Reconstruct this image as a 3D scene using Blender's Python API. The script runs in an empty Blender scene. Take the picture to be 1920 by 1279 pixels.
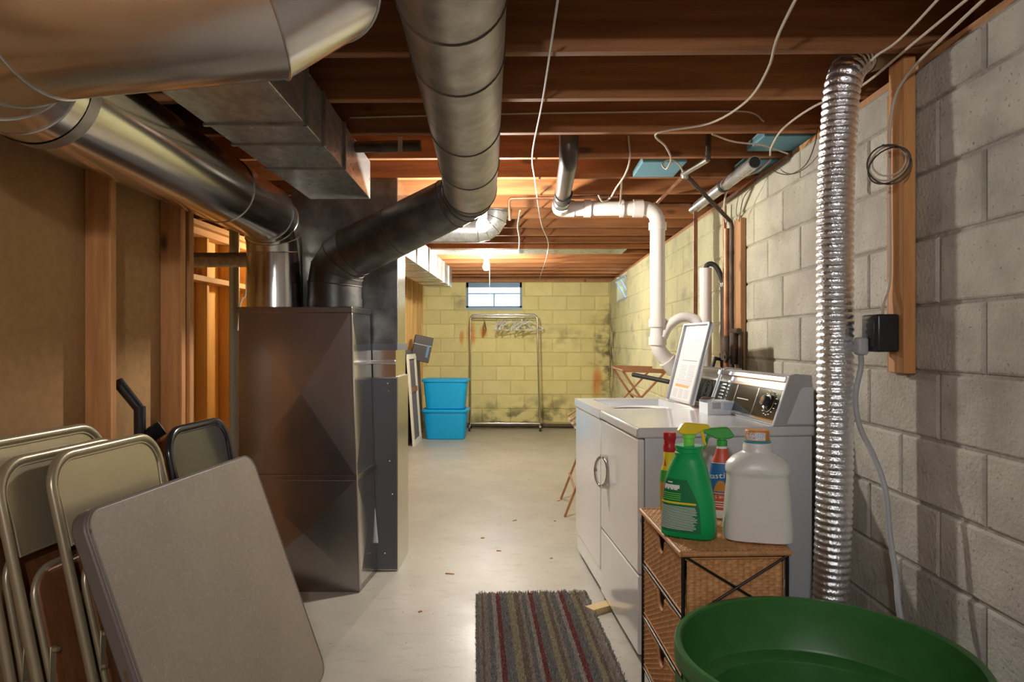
import bpy, math, random
from mathutils import Vector, Matrix
random.seed(7)
C = bpy.context.scene.collection
SC = bpy.context.scene
R = math.radians
# ------------------------------------------------------------------ camera, world, exposure
F = 1280.0                                   # focal length in pixels of the 1920 px wide frame (24 mm lens)
TH = math.atan(25 / F)
CAMZ = 1.25
cam_d = bpy.data.cameras.new('camera'); cam_d.lens = 24; cam_d.sensor_width = 36; cam_d.clip_start = 0.05
cam = bpy.data.objects.new('camera', cam_d); C.objects.link(cam)
cam.location = (0, 0, CAMZ); cam.rotation_euler = (R(90), 0, TH); SC.camera = cam
SC.view_settings.view_transform = 'Standard'; SC.view_settings.look = 'None'
SC.view_settings.gamma = 1; SC.view_settings.use_curve_mapping = False
SC.view_settings.exposure = 1.4
w = bpy.data.worlds.new('daylight'); SC.world = w; w.use_nodes = True
bg = w.node_tree.nodes['Background']; bg.inputs[0].default_value = (0.72, 0.86, 1.0, 1); bg.inputs[1].default_value = 2.6
BULB = {'mid': (620, (1, .95, .87)), 'far': (780, (1, .94, .82)), 'near': (500, (.95, .97, 1)), 'added_fill': (170, (.95, .97, 1)), 'side': (330, (1, .82, .52))}   # emission of each bare bulb, the unseen added fill one too

# ------------------------------------------------------------------ placement helpers (true positions from the photo's perspective)
FW = Vector((-math.sin(TH), math.cos(TH), 0)); RT = Vector((math.cos(TH), math.sin(TH), 0)); UP = Vector((0, 0, 1)); O = Vector((0, 0, CAMZ))
def ray(px, py):
    d = FW + RT * ((px - 960) / F) + UP * ((640 - py) / F); return d / d.y
def at(px, py, Y): return O + ray(px, py) * Y
def atz(px, py, z):
    d = ray(px, py); return O + d * ((z - CAMZ) / d.z)

# ------------------------------------------------------------------ materials
MATS = {}
def M(name, col, rough=.5, metal=0.0, col2=None, scale=6.0, detail=5.0, stretch=(1, 1, 1), bump=0.0, bscale=None, rand=0.0,
      rough2=None, coord='pos', contrast=(.35, .65), emit=None, spec=None, alpha=None, trans=0.0, extra=None, coat=0.0, bdist=.01):
    m = bpy.data.materials.new(name); m.use_nodes = True; MATS[name] = m
    nt = m.node_tree; N = nt.nodes; L = nt.links
    b = N['Principled BSDF']
    b.inputs['Base Color'].default_value = (*col, 1); b.inputs['Roughness'].default_value = rough; b.inputs['Metallic'].default_value = metal
    if spec is not None: b.inputs['Specular IOR Level'].default_value = spec
    if trans: b.inputs['Transmission Weight'].default_value = trans
    if alpha is not None: b.inputs['Alpha'].default_value = alpha
    if coat: b.inputs['Coat Weight'].default_value = coat; b.inputs['Coat Roughness'].default_value = .08
    if emit:
        b.inputs['Emission Color'].default_value = (*emit[1], 1); b.inputs['Emission Strength'].default_value = emit[0]
    cur = None
    if coord == 'pos': src = N.new('ShaderNodeNewGeometry').outputs['Position']
    else: src = N.new('ShaderNodeTexCoord').outputs['Object']
    mp = N.new('ShaderNodeMapping'); mp.inputs['Scale'].default_value = stretch; L.new(src, mp.inputs[0])
    if coord == 'obj' or rand:
        oi = N.new('ShaderNodeObjectInfo')
    if rand:
        vm = N.new('ShaderNodeVectorMath'); vm.operation = 'SCALE'; vm.inputs[0].default_value = (7, 3, 5); L.new(oi.outputs['Random'], vm.inputs['Scale'])
        L.new(vm.outputs[0], mp.inputs['Location'])
    if col2 is not None:
        n = N.new('ShaderNodeTexNoise'); n.inputs['Scale'].default_value = scale; n.inputs['Detail'].default_value = detail; n.inputs['Roughness'].default_value = .6
        L.new(mp.outputs[0], n.inputs['Vector'])
        cr = N.new('ShaderNodeValToRGB'); cr.color_ramp.elements[0].position = contrast[0]; cr.color_ramp.elements[1].position = contrast[1]
        cr.color_ramp.elements[0].color = (*col, 1); cr.color_ramp.elements[1].color = (*col2, 1)
        L.new(n.outputs['Fac'], cr.inputs[0]); cur = cr.outputs[0]
        if rough2 is not None:
            mr = N.new('ShaderNodeMapRange'); mr.inputs['From Min'].default_value = .3; mr.inputs['From Max'].default_value = .7
            mr.inputs['To Min'].default_value = rough; mr.inputs['To Max'].default_value = rough2
            L.new(n.outputs['Fac'], mr.inputs[0]); L.new(mr.outputs[0], b.inputs['Roughness'])
    if rand:
        hs = N.new('ShaderNodeHueSaturation'); mr = N.new('ShaderNodeMapRange'); mr.inputs['To Min'].default_value = 1 - rand; mr.inputs['To Max'].default_value = 1 + rand
        L.new(oi.outputs['Random'], mr.inputs[0]); L.new(mr.outputs[0], hs.inputs['Value'])
        if cur is not None: L.new(cur, hs.inputs['Color'])
        else: hs.inputs['Color'].default_value = (*col, 1)
        cur = hs.outputs[0]
    if extra: cur = extra(nt, cur, mp.outputs[0], b) or cur
    if cur is not None: L.new(cur, b.inputs['Base Color'])
    if bump:
        n2 = N.new('ShaderNodeTexNoise'); n2.inputs['Scale'].default_value = bscale or scale * 4; n2.inputs['Detail'].default_value = 6
        L.new(mp.outputs[0], n2.inputs['Vector'])
        bp = N.new('ShaderNodeBump'); bp.inputs['Strength'].default_value = bump; bp.inputs['Distance'].default_value = bdist
        L.new(n2.outputs['Fac'], bp.inputs['Height']); L.new(bp.outputs[0], b.inputs['Normal'])
    return m
def mix(nt, fac, a, bcol, mode='MIX'):
    x = nt.nodes.new('ShaderNodeMix'); x.data_type = 'RGBA'; x.blend_type = mode
    if isinstance(fac, float): x.inputs[0].default_value = fac
    else: nt.links.new(fac, x.inputs[0])
    for i, c in ((6, a), (7, bcol)):
        if isinstance(c, tuple): x.inputs[i].default_value = (*c, 1)
        else: nt.links.new(c, x.inputs[i])
    return x.outputs[2]
def rng(nt, val, a, b_, c=0.0, d=1.0):
    r_ = nt.nodes.new('ShaderNodeMapRange'); r_.interpolation_type = 'SMOOTHSTEP'
    r_.inputs['From Min'].default_value = a; r_.inputs['From Max'].default_value = b_; r_.inputs['To Min'].default_value = c; r_.inputs['To Max'].default_value = d
    nt.links.new(val, r_.inputs[0]); return r_.outputs[0]
def mth(nt, op, a, b_):
    m_ = nt.nodes.new('ShaderNodeMath'); m_.operation = op; m_.use_clamp = op == 'MULTIPLY'
    for i, v in ((0, a), (1, b_)):
        if isinstance(v, (int, float)): m_.inputs[i].default_value = v
        else: nt.links.new(v, m_.inputs[i])
    return m_.outputs[0]
def blob(nt, center, size, edge=.5):
    """soft ellipsoid mask in world space for a stain with a place of its own"""
    g = nt.nodes.new('ShaderNodeNewGeometry'); s = nt.nodes.new('ShaderNodeVectorMath'); s.operation = 'SUBTRACT'; s.inputs[1].default_value = center
    d = nt.nodes.new('ShaderNodeVectorMath'); d.operation = 'DIVIDE'; d.inputs[1].default_value = size
    l = nt.nodes.new('ShaderNodeVectorMath'); l.operation = 'LENGTH'
    nz = nt.nodes.new('ShaderNodeTexNoise'); nz.inputs['Scale'].default_value = 7; nz.inputs['Detail'].default_value = 5
    nt.links.new(g.outputs['Position'], nz.inputs['Vector'])
    nt.links.new(g.outputs['Position'], s.inputs[0]); nt.links.new(s.outputs[0], d.inputs[0]); nt.links.new(d.outputs[0], l.inputs[0])
    v = mth(nt, 'ADD', l.outputs['Value'], mth(nt, 'SUBTRACT', mth(nt, 'MULTIPLY', nz.outputs['Fac'], .9), .45))
    return rng(nt, v, 1.0, 1.0 - edge, 0.0, 1.0)
def sep(nt):
    g = nt.nodes.new('ShaderNodeNewGeometry'); s = nt.nodes.new('ShaderNodeSeparateXYZ'); nt.links.new(g.outputs['Position'], s.inputs[0]); return s.outputs
def noise(nt, scale, detail=5, stretch=None):
    g = nt.nodes.new('ShaderNodeNewGeometry'); n = nt.nodes.new('ShaderNodeTexNoise'); n.inputs['Scale'].default_value = scale; n.inputs['Detail'].default_value = detail
    if stretch:
        mp = nt.nodes.new('ShaderNodeMapping'); mp.inputs['Scale'].default_value = stretch; nt.links.new(g.outputs['Position'], mp.inputs[0]); nt.links.new(mp.outputs[0], n.inputs['Vector'])
    else: nt.links.new(g.outputs['Position'], n.inputs['Vector'])
    return n.outputs['Fac']

def floor_x(nt, cur, vec, b):
    big = noise(nt, .9, 6); cur = mix(nt, rng(nt, big, .45, .85, 0, .45), cur, (.46, .43, .37))
    sp = noise(nt, 70, 2); cur = mix(nt, rng(nt, sp, .69, .74), cur, (.12, .10, .08))
    dirt = noise(nt, 9, 9, (1, 2.2, 1)); cur = mix(nt, rng(nt, dirt, .52, .85, 0, .55), cur, (.27, .225, .165))
    nt.links.new(rng(nt, noise(nt, 2, 8), .2, .8, .30, .46), b.inputs['Roughness'])
    return cur
M('floor_concrete', (.41, .385, .325), .3, 0, (.53, .50, .435), 3.0, 10, contrast=(.25, .75), bump=.06, bscale=45, extra=floor_x)
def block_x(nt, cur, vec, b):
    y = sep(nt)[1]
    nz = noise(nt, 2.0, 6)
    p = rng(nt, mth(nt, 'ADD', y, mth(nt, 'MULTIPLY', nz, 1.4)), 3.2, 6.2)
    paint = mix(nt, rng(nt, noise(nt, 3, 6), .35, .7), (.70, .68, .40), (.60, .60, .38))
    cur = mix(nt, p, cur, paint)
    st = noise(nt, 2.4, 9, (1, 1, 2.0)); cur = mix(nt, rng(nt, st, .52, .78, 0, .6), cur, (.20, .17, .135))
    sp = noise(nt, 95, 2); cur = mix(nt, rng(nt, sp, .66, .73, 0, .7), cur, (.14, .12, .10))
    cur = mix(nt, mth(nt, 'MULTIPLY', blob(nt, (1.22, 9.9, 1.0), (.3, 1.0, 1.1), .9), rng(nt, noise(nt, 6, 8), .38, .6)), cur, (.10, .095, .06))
    return cur
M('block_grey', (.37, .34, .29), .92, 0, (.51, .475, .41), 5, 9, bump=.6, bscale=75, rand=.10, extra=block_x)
def block_y(nt, cur, vec, b):
    d = rng(nt, noise(nt, 5, 9, (1, 1, 1.6)), .40, .62)
    for c, s, col, k in (((-.1, 9.85, .10), (1.5, .4, .34), (.10, .09, .035), .85), ((1.15, 9.85, 1.05), (.30, .4, .95), (.10, .09, .04), .9), ((-.95, 9.85, 1.82), (.16, .3, .22), (.22, .21, .15), .6),
                         ((.45, 9.85, 1.30), (.75, .4, .22), (.26, .22, .07), .5), ((.35, 9.85, .35), (.5, .4, .2), (.16, .14, .05), .6)):
        cur = mix(nt, mth(nt, 'MULTIPLY', mth(nt, 'MULTIPLY', blob(nt, c, s, .9), d), k), cur, col)
    for c, s in (((-.78, 9.85, 1.35), (.09, .3, .26)), ((-.60, 9.85, 1.38), (.08, .3, .12)), ((-.92, 9.85, 1.30), (.05, .3, .16)), ((1.03, 9.85, .66), (.11, .3, .34))):
        cur = mix(nt, mth(nt, 'MULTIPLY', blob(nt, c, s, .8), .8), cur, (.72, .25, .04))
    return cur
M('block_yellow', (.78, .69, .29), .75, 0, (.85, .77, .37), 4, 7, bump=.4, bscale=60, rand=.06, extra=block_y)
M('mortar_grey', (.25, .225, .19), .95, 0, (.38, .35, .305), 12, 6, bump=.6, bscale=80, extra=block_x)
M('mortar_yellow', (.66, .58, .24), .85, 0, (.72, .64, .29), 8, 6, bump=.5, bscale=60, extra=block_y)
def wood(name, c1, c2, ax, rough=.7, knots=True, rand=.13, dark=(.10, .04, .015)):
    st = [9, 9, 9]; st[ax] = .7
    def ex(nt, cur, vec, b):
        if not knots: return cur
        v = nt.nodes.new('ShaderNodeTexVoronoi'); v.inputs['Scale'].default_value = 2.6
        mp = nt.nodes.new('ShaderNodeMapping'); s = [2.2, 2.2, 2.2]; s[ax] = 1; mp.inputs['Scale'].default_value = s
        g = nt.nodes.new('ShaderNodeNewGeometry'); nt.links.new(g.outputs['Position'], mp.inputs[0]); nt.links.new(mp.outputs[0], v.inputs['Vector'])
        return mix(nt, rng(nt, v.outputs['Distance'], .15, .05, 0, .85), cur, dark)
    return M(name, c1, rough, 0, c2, 3.0, 7, stretch=tuple(st), bump=.12, bscale=14, rand=rand, extra=ex)
wood('joist_wood', (.25, .092, .028), (.40, .16, .052), 0, .75)
wood('stud_wood', (.44, .19, .062), (.60, .29, .10), 2)
wood('stud_pale', (.60, .36, .12), (.72, .46, .17), 2, dark=(.28, .11, .03))
wood('plate_wood', (.46, .26, .10), (.58, .34, .14), 1)
wood('board_wood', (.36, .17, .065), (.47, .24, .095), 2)
wood('pine_block', (.62, .44, .20), (.72, .54, .28), 1, knots=False)
wood('rack_wood', (.30, .13, .05), (.38, .175, .07), 0, .5, knots=False)
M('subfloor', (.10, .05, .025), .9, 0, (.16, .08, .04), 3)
M('fibreboard', (.36, .19, .068), .85, 0, (.42, .23, .085), 30, 3, bump=.08, bscale=120, extra=lambda nt, cur, v, b: mix(nt, rng(nt, noise(nt, 1.2, 4), .4, .65, 0, .5), cur, (.28, .145, .052)))
M('galvanised_bright', (.66, .655, .64), .17, 1, (.72, .71, .69), 3, 4, bump=.015, bscale=9)
M('galvanised_front', (.66, .66, .665), .20, 1, (.76, .76, .76), 4, 7, rough2=.27)
M('galvanised', (.42, .42, .405), .36, .7, (.58, .58, .56), 22, 4, stretch=(1, .5, 1), contrast=(.42, .58), rough2=.26)
M('galvanised_dull', (.31, .295, .265), .42, .8, (.48, .46, .42), 9, 9, contrast=(.38, .62), bump=.04, bscale=25)
M('sooty_sheet', (.085, .082, .078), .42, .85, (.16, .156, .15), 9, 8, contrast=(.4, .65))
M('return_sheet', (.30, .285, .29), .26, 1, (.38, .36, .365), 2.5, 6, stretch=(1, 1, .6), bump=.02, bscale=10)
M('furnace_charcoal', (.105, .105, .125), .42, .2)
M('furnace_side', (.55, .53, .45), .25, .9)
M('steel_edge', (.6, .6, .6), .25, 1)
M('foil', (.90, .92, .96), .28, .95, bump=.4, bscale=85, bdist=.012)
M('enamel', (.70, .70, .70), .16, 0, (.73, .73, .72), 2, coat=.5)
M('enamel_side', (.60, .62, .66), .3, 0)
M('grey_plastic', (.40, .41, .43), .35, .2)
M('grey_top', (.60, .61, .62), .22, .0, coat=.4)
M('chrome', (.80, .80, .80), .10, 1)
M('smoked_panel', (.10, .105, .09), .12, .8)
M('recess_shade', (.02, .02, .02), .6)  # flat black standing in for the shade inside hollows
M('paper', (.66, .66, .655), .7)
M('carton', (.76, .78, .82), .6)
M('carton_inside', (.30, .17, .10), .9)
M('ink', (.22, .22, .24), .7)
M('ink_grey', (.45, .45, .46), .7)
M('ink_orange', (.85, .40, .10), .6)
M('ink_blue', (.20, .35, .60), .6)
M('pvc', (.76, .71, .66), .28, 0, (.79, .74, .69), 5)
M('abs_black', (.05, .035, .028), .35)
M('rubber', (.02, .02, .02), .55)
M('copper', (.42, .20, .11), .45, .9, (.27, .13, .075), 14)
M('iron', (.13, .095, .075), .6, .6, (.07, .05, .04), 15)
M('steel', (.5, .49, .46), .35, 1)
M('cable', (.58, .49, .38), .6)
M('cable_white', (.62, .60, .57), .6)
M('cord_grey', (.40, .41, .42), .45)
M('black_plastic', (.02, .02, .022), .3)
M('blue_foam', (.13, .29, .35), .8)
M('web', (.35, .30, .24), .95)
M('column_paint', (.27, .29, .25), .5)
M('beige_metal', (.37, .305, .195), .30, .45, (.41, .34, .22), 4, coord='obj')
wood('seat_brown', (.15, .052, .018), (.22, .085, .03), 2, .42, knots=False, rand=.1)
M('black_metal', (.022, .02, .026), .22, .3, coat=.5)
def vinyl_x(nt, cur, vec, b):
    w_ = nt.nodes.new('ShaderNodeTexNoise'); w_.inputs['Scale'].default_value = 26; w_.inputs['Detail'].default_value = 3; w_.inputs['Distortion'].default_value = 2.5
    nt.links.new(vec, w_.inputs['Vector'])
    a = rng(nt, w_.outputs['Fac'], .47, .5); c = rng(nt, w_.outputs['Fac'], .53, .5)
    return mix(nt, mth(nt, 'MULTIPLY', mth(nt, 'MULTIPLY', a, c), .35), cur, (.46, .40, .33))
M('vinyl', (.255, .208, .165), .40, 0, (.30, .248, .20), 2.5, 6, coord='obj', extra=vinyl_x, bump=.05, bscale=60)
M('vinyl_edge', (.15, .122, .11), .45)
M('wicker', (.46, .21, .075), .55, 0, (.62, .32, .13), 40, 3, coord='obj')
M('wicker_roll', (.42, .19, .07), .5, 0, (.56, .28, .11), 40, 3, coord='obj', stretch=(3, 1, 1))
M('black_rod', (.012, .010, .010), .35, .4)
M('tub_green', (.032, .14, .03), .38, 0, (.04, .16, .036), 20, 3, bump=.02, bscale=80)
M('det_green', (.0, .37, .10), .32)
M('det_label', (.0, .17, .055), .4)
M('lime', (.22, .75, .10), .35)
M('yellow_p', (.82, .62, .03), .35)
M('white_print', (.80, .82, .80), .5)
M('green_p', (.05, .36, .06), .35)
M('red_p', (.50, .012, .02), .35)
M('red_label', (.62, .09, .05), .4)
M('blue_label', (.02, .15, .42), .4)
M('orange_p', (.62, .24, .05), .4)
M('teal_p', (.03, .30, .36), .35)
M('jug_white', (.70, .69, .65), .34, 0, (.73, .72, .68), 6, coord='obj', extra=lambda nt, cur, v, b: cur)
M('scuff', (.25, .24, .23), .8)
M('clear_p', (.8, .82, .82), .1, trans=.9)
M('tote_blue', (.0, .37, .76), .38)
M('tote_lid', (.0, .41, .82), .38)
M('hanger_white', (.80, .82, .84), .4)
M('hanger_brown', (.35, .17, .05), .5)
M('rack_steel', (.55, .52, .47), .22, 1)
M('frame_white', (.76, .72, .62), .5)
M('frame_mesh', (.16, .14, .15), .9)
M('panel_purple', (.16, .13, .15), .8)
M('folder_dark', (.05, .042, .04), .4)
M('folder_blue', (.10, .22, .40), .5)
M('daylit_steel', (.16, .25, .36), .5, .3)  # blue cast of daylight put into the frame colour
M('daylit_sill', (.42, .55, .66), .7)  # sill and sash tinted blue to stand for daylight
M('glass', (.9, .95, 1), .03, trans=1.0)
M('porcelain', (.8, .78, .72), .3)
M('baseboard_pipe', (.12, .085, .06), .7)
M('rug_base', (.16, .14, .125), .95)
def rug_x(nt, cur, vec, b):
    tc = nt.nodes.new('ShaderNodeTexCoord'); s = nt.nodes.new('ShaderNodeSeparateXYZ'); nt.links.new(tc.outputs['Object'], s.inputs[0])
    nz = nt.nodes.new('ShaderNodeTexNoise'); nz.inputs['Scale'].default_value = 60; nt.links.new(tc.outputs['Object'], nz.inputs['Vector'])
    u = mth(nt, 'ADD', mth(nt, 'DIVIDE', s.outputs[0], .545), mth(nt, 'SUBTRACT', mth(nt, 'MULTIPLY', nz.outputs['Fac'], .02), .01))
    cr = nt.nodes.new('ShaderNodeValToRGB'); cr.color_ramp.interpolation = 'CONSTANT'; nt.links.new(u, cr.inputs[0])
    T = (.56, .47, .38); G = (.34, .325, .30); Lt = (.68, .61, .53); Rd = (.36, .045, .045); Bg = (.62, .54, .34); Br = (.34, .26, .18)
    st = [(0, G), (.02, T), (.045, Br), (.06, T), (.10, G), (.14, Lt), (.172, Rd), (.208, G), (.275, Bg), (.33, Br), (.375, T), (.40, G), (.435, Lt), (.462, Rd), (.50, G), (.56, Bg), (.605, Br),
          (.635, T), (.66, G), (.705, Lt), (.735, Rd), (.775, G), (.84, Bg), (.88, Br), (.91, T), (.95, Lt), (.97, G)]
    while len(cr.color_ramp.elements) < len(st): cr.color_ramp.elements.new(.5)
    for e, (p, c) in zip(cr.color_ramp.elements, st): e.position = p
    for e, (p, c) in zip(cr.color_ramp.elements, st): e.position = p; e.color = (*c, 1)
    n2 = nt.nodes.new('ShaderNodeTexNoise'); n2.inputs['Scale'].default_value = 400; nt.links.new(tc.outputs['Object'], n2.inputs['Vector'])
    return mix(nt, rng(nt, n2.outputs['Fac'], .4, .65), mix(nt, .40, cr.outputs[0], (0.03, .028, .025)), mix(nt, .28, cr.outputs[0], (.8, .76, .7)))
M('rug_pile', (.3, .25, .2), .95, extra=rug_x)
for k, (s, c) in BULB.items(): M('bulb_' + k, (1, 1, 1), emit=(s, c))

# ------------------------------------------------------------------ geometry builder
class G:
    def __init__(s): s.v = []; s.f = []
    def add(s, vs, fs):
        n = len(s.v); s.v += [tuple(p) for p in vs]; s.f += [tuple(i + n for i in q) for q in fs]; return s
    def hexa(s, p):      # p: 4 bottom (ccw from above) then 4 top
        return s.add(p, [(3, 2, 1, 0), (4, 5, 6, 7), (0, 1, 5, 4), (1, 2, 6, 5), (2, 3, 7, 6), (3, 0, 4, 7)])
    def box(s, a, b):
        x0, y0, z0 = a; x1, y1, z1 = b
        return s.hexa([(x0, y0, z0), (x1, y0, z0), (x1, y1, z0), (x0, y1, z0), (x0, y0, z1), (x1, y0, z1), (x1, y1, z1), (x0, y1, z1)])
    def bar(s, p, q, wd, ht, upv=(0, 0, 1)):   # rectangular bar between two points
        p = Vector(p); q = Vector(q); d = (q - p).normalized(); u = Vector(upv)
        if abs(d.dot(u)) > .98: u = Vector((0, 1, 0))
        a = d.cross(u).normalized() * (wd / 2); b = a.cross(d).normalized() * (ht / 2)
        return s.hexa([p - a - b, p + a - b, q + a - b, q - a - b, p - a + b, p + a + b, q + a + b, q - a + b])
    def tube(s, pts, r, seg=12, caps=True):
        rings = sweep(pts, r, seg); n = len(s.v)
        for g in rings: s.v += [tuple(p) for p in g]
        for i in range(len(rings) - 1):
            for k in range(seg):
                a = n + i * seg + k; b = n + i * seg + (k + 1) % seg; s.f.append((a, b, b + seg, a + seg))
        if caps:
            s.f.append(tuple(n + k for k in reversed(range(seg)))); m = n + (len(rings) - 1) * seg; s.f.append(tuple(m + k for k in range(seg)))
        return s
    def lathe(s, prof, seg=32, c=(0, 0, 0), caps=True):
        n = len(s.v)
        for r, z in prof:
            for k in range(seg):
                a = 2 * math.pi * k / seg; s.v.append((c[0] + r * math.cos(a), c[1] + r * math.sin(a), c[2] + z))
        for i in range(len(prof) - 1):
            for k in range(seg):
                a = n + i * seg + k; b = n + i * seg + (k + 1) % seg; s.f.append((a, b, b + seg, a + seg))
        if caps:
            if prof[0][0] > 1e-5: s.f.append(tuple(n + k for k in reversed(range(seg))))
            if prof[-1][0] > 1e-5: s.f.append(tuple(n + (len(prof) - 1) * seg + k for k in range(seg)))
        return s
    def prism(s, poly, fn, d0, d1):      # 2-D polygon, fn(u, v, d) -> point
        n = len(poly); vs = [fn(u, v, d0) for u, v in poly] + [fn(u, v, d1) for u, v in poly]
        fs = [tuple(reversed(range(n))), tuple(range(n, 2 * n))] + [(i, (i + 1) % n, n + (i + 1) % n, n + i) for i in range(n)]
        return s.add(vs, fs)
    def loft(s, secs, seg=40):
        n = len(s.v)
        for sc in secs:
            for k in range(seg): s.v.append(sup(sc, 2 * math.pi * k / seg))
        for i in range(len(secs) - 1):
            for k in range(seg):
                a = n + i * seg + k; b = n + i * seg + (k + 1) % seg; s.f.append((a, b, b + seg, a + seg))
        s.f.append(tuple(n + k for k in reversed(range(seg)))); m = n + (len(secs) - 1) * seg; s.f.append(tuple(m + k for k in range(seg)))
        return s
    def patch(s, fn, nu, nv):            # fn(u, v) 0..1 -> point
        return s.add([fn(i / nu, j / nv) for j in range(nv + 1) for i in range(nu + 1)],
                     [(j * (nu + 1) + i, j * (nu + 1) + i + 1, (j + 1) * (nu + 1) + i + 1, (j + 1) * (nu + 1) + i) for j in range(nv) for i in range(nu)])
    def build(s, name, mat, parent=None, smooth=.7, bevel=0, local=False, seg=2, kind=None, label=None):
        off = Vector((0, 0, 0))
        if parent is not None and not local: off = parent.location
        me = bpy.data.meshes.new(name); me.from_pydata([tuple(Vector(p) - off) for p in s.v], [], s.f); me.update()
        if smooth:
            me.polygons.foreach_set('use_smooth', [True] * len(me.polygons)); me.set_sharp_from_angle(angle=smooth)
        me.materials.append(MATS[mat]); o = bpy.data.objects.new(name, me); C.objects.link(o)
        if parent is not None: o.parent = parent
        if bevel:
            md = o.modifiers.new('bevel', 'BEVEL'); md.width = bevel; md.segments = seg; md.limit_method = 'ANGLE'; md.angle_limit = R(40)
        if kind: o['kind'] = kind
        if label: o['label'] = label
        return o
def sgn(x): return (x > 0) - (x < 0)
def sup(sc, a):
    z, rx, ry, cx, cy, e = sc; c = math.cos(a); n = math.sin(a)
    return (cx + rx * sgn(c) * abs(c) ** (2 / e), cy + ry * sgn(n) * abs(n) ** (2 / e), z)
def loft_at(secs, a, z, off=0.0):
    for i in range(len(secs) - 1):
        if secs[i][0] <= z <= secs[i + 1][0]:
            t = (z - secs[i][0]) / max(1e-6, secs[i + 1][0] - secs[i][0])
            sc = [secs[i][k] * (1 - t) + secs[i + 1][k] * t for k in range(6)]; break
    else: sc = list(secs[-1] if z > secs[-1][0] else secs[0])
    sc[0] = z; sc[1] += off; sc[2] += off
    return sup(sc, a)
def sweep(pts, r, seg):
    P = [Vector(p) for p in pts]; n = len(P); rr = r if isinstance(r, (list, tuple)) else [r] * n
    t = (P[1] - P[0]).normalized(); u = Vector((0, 0, 1)) if abs(t.z) < .9 else Vector((1, 0, 0))
    a = t.cross(u).normalized(); b = a.cross(t)
    q = [(a * math.cos(2 * math.pi * k / seg) - b * math.sin(2 * math.pi * k / seg)) for k in range(seg)]
    rings = []
    for i in range(n):
        ti = (P[i] - P[i - 1]).normalized() if i > 0 else t
        to = (P[i + 1] - P[i]).normalized() if i < n - 1 else ti
        m = ti + to
        m = m.normalized() if m.length > 1e-4 else ti
        g = []
        for v in q:
            k = -(v.dot(m)) / max(.2, ti.dot(m)); g.append(v + ti * k)
        rings.append([P[i] + v * rr[i] for v in g])
        q = []
        for v in g:
            x = v - to * v.dot(to); q.append(x.normalized() if x.length > 1e-6 else x)
    return rings
def fillet(pts, rad, n=4):
    P = [Vector(p) for p in pts]; out = [P[0]]
    for i in range(1, len(P) - 1):
        a = (P[i - 1] - P[i]); b = (P[i + 1] - P[i]); rd = rad[i] if isinstance(rad, dict) else rad
        ua = a.normalized(); ub = b.normalized(); ang = ua.angle(ub); d = min(rd / max(1e-3, math.tan(ang / 2)), a.length * .49, b.length * .49)
        p0 = P[i] + ua * d; p2 = P[i] + ub * d; bis = (ua + ub).normalized(); c = P[i] + bis * (d / math.cos(ang / 2)); r0 = (p0 - c)
        r2 = p2 - c; tot = r0.angle(r2)
        for k in range(n + 1):
            t = k / n; out.append(c + (r0 * math.sin((1 - t) * tot) + r2 * math.sin(t * tot)) / math.sin(tot))
    out.append(P[-1]); return out
def spline(pts, n=6):
    P = [Vector(p) for p in pts]; P = [2 * P[0] - P[1]] + P + [2 * P[-1] - P[-2]]; out = []
    for i in range(1, len(P) - 2):
        for k in range(n):
            t = k / n; a, b, c, d = P[i - 1:i + 3]
            out.append(.5 * ((2 * b) + (c - a) * t + (2 * a - 5 * b + 4 * c - d) * t * t + (3 * b - a - 3 * c + d) * t ** 3))
    out.append(P[-2]); return out
def tag(o, label, cat, group=None):
    o['label'] = label; o['category'] = cat
    if group: o['group'] = group
    return o
def thing(name, label, cat, loc=(0, 0, 0), rz=0.0, group=None, mat=None):
    o = bpy.data.objects.new(name, None); C.objects.link(o); o.empty_display_size = .1
    if mat is not None: o.matrix_world = mat
    else: o.location = loc; o.rotation_euler = (0, 0, rz)
    return tag(o, label, cat, group)
def struct(o): o['kind'] = 'structure'; return o
def copy_tree(o, parent=None):
    c = o.copy(); C.objects.link(c); c.parent = parent
    for ch in [x for x in o.children]: copy_tree(ch, c)
    return c
def one(name, g, mat, label, cat, group=None, **k): return tag(g.build(name, mat, **k), label, cat, group)
def text(s, size=1.0):
    cu = bpy.data.curves.new('t', 'FONT'); cu.body = s; cu.size = size; cu.align_x = 'CENTER'; cu.align_y = 'CENTER'; cu.resolution_u = 2
    ob = bpy.data.objects.new('t', cu); C.objects.link(ob); dg = bpy.context.evaluated_depsgraph_get()
    me = bpy.data.meshes.new_from_object(ob.evaluated_get(dg)); vs = [tuple(v.co) for v in me.vertices]; fs = [tuple(p.vertices) for p in me.polygons]
    bpy.data.objects.remove(ob); bpy.data.meshes.remove(me); bpy.data.curves.remove(cu); return vs, fs
def text_on(parent, name, mat, s, size, fn, local=True):
    vs, fs = text(s, size); return G().add([fn(x, y) for x, y, z in vs], fs).build(name, mat, parent, local=local, smooth=0)

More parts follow.
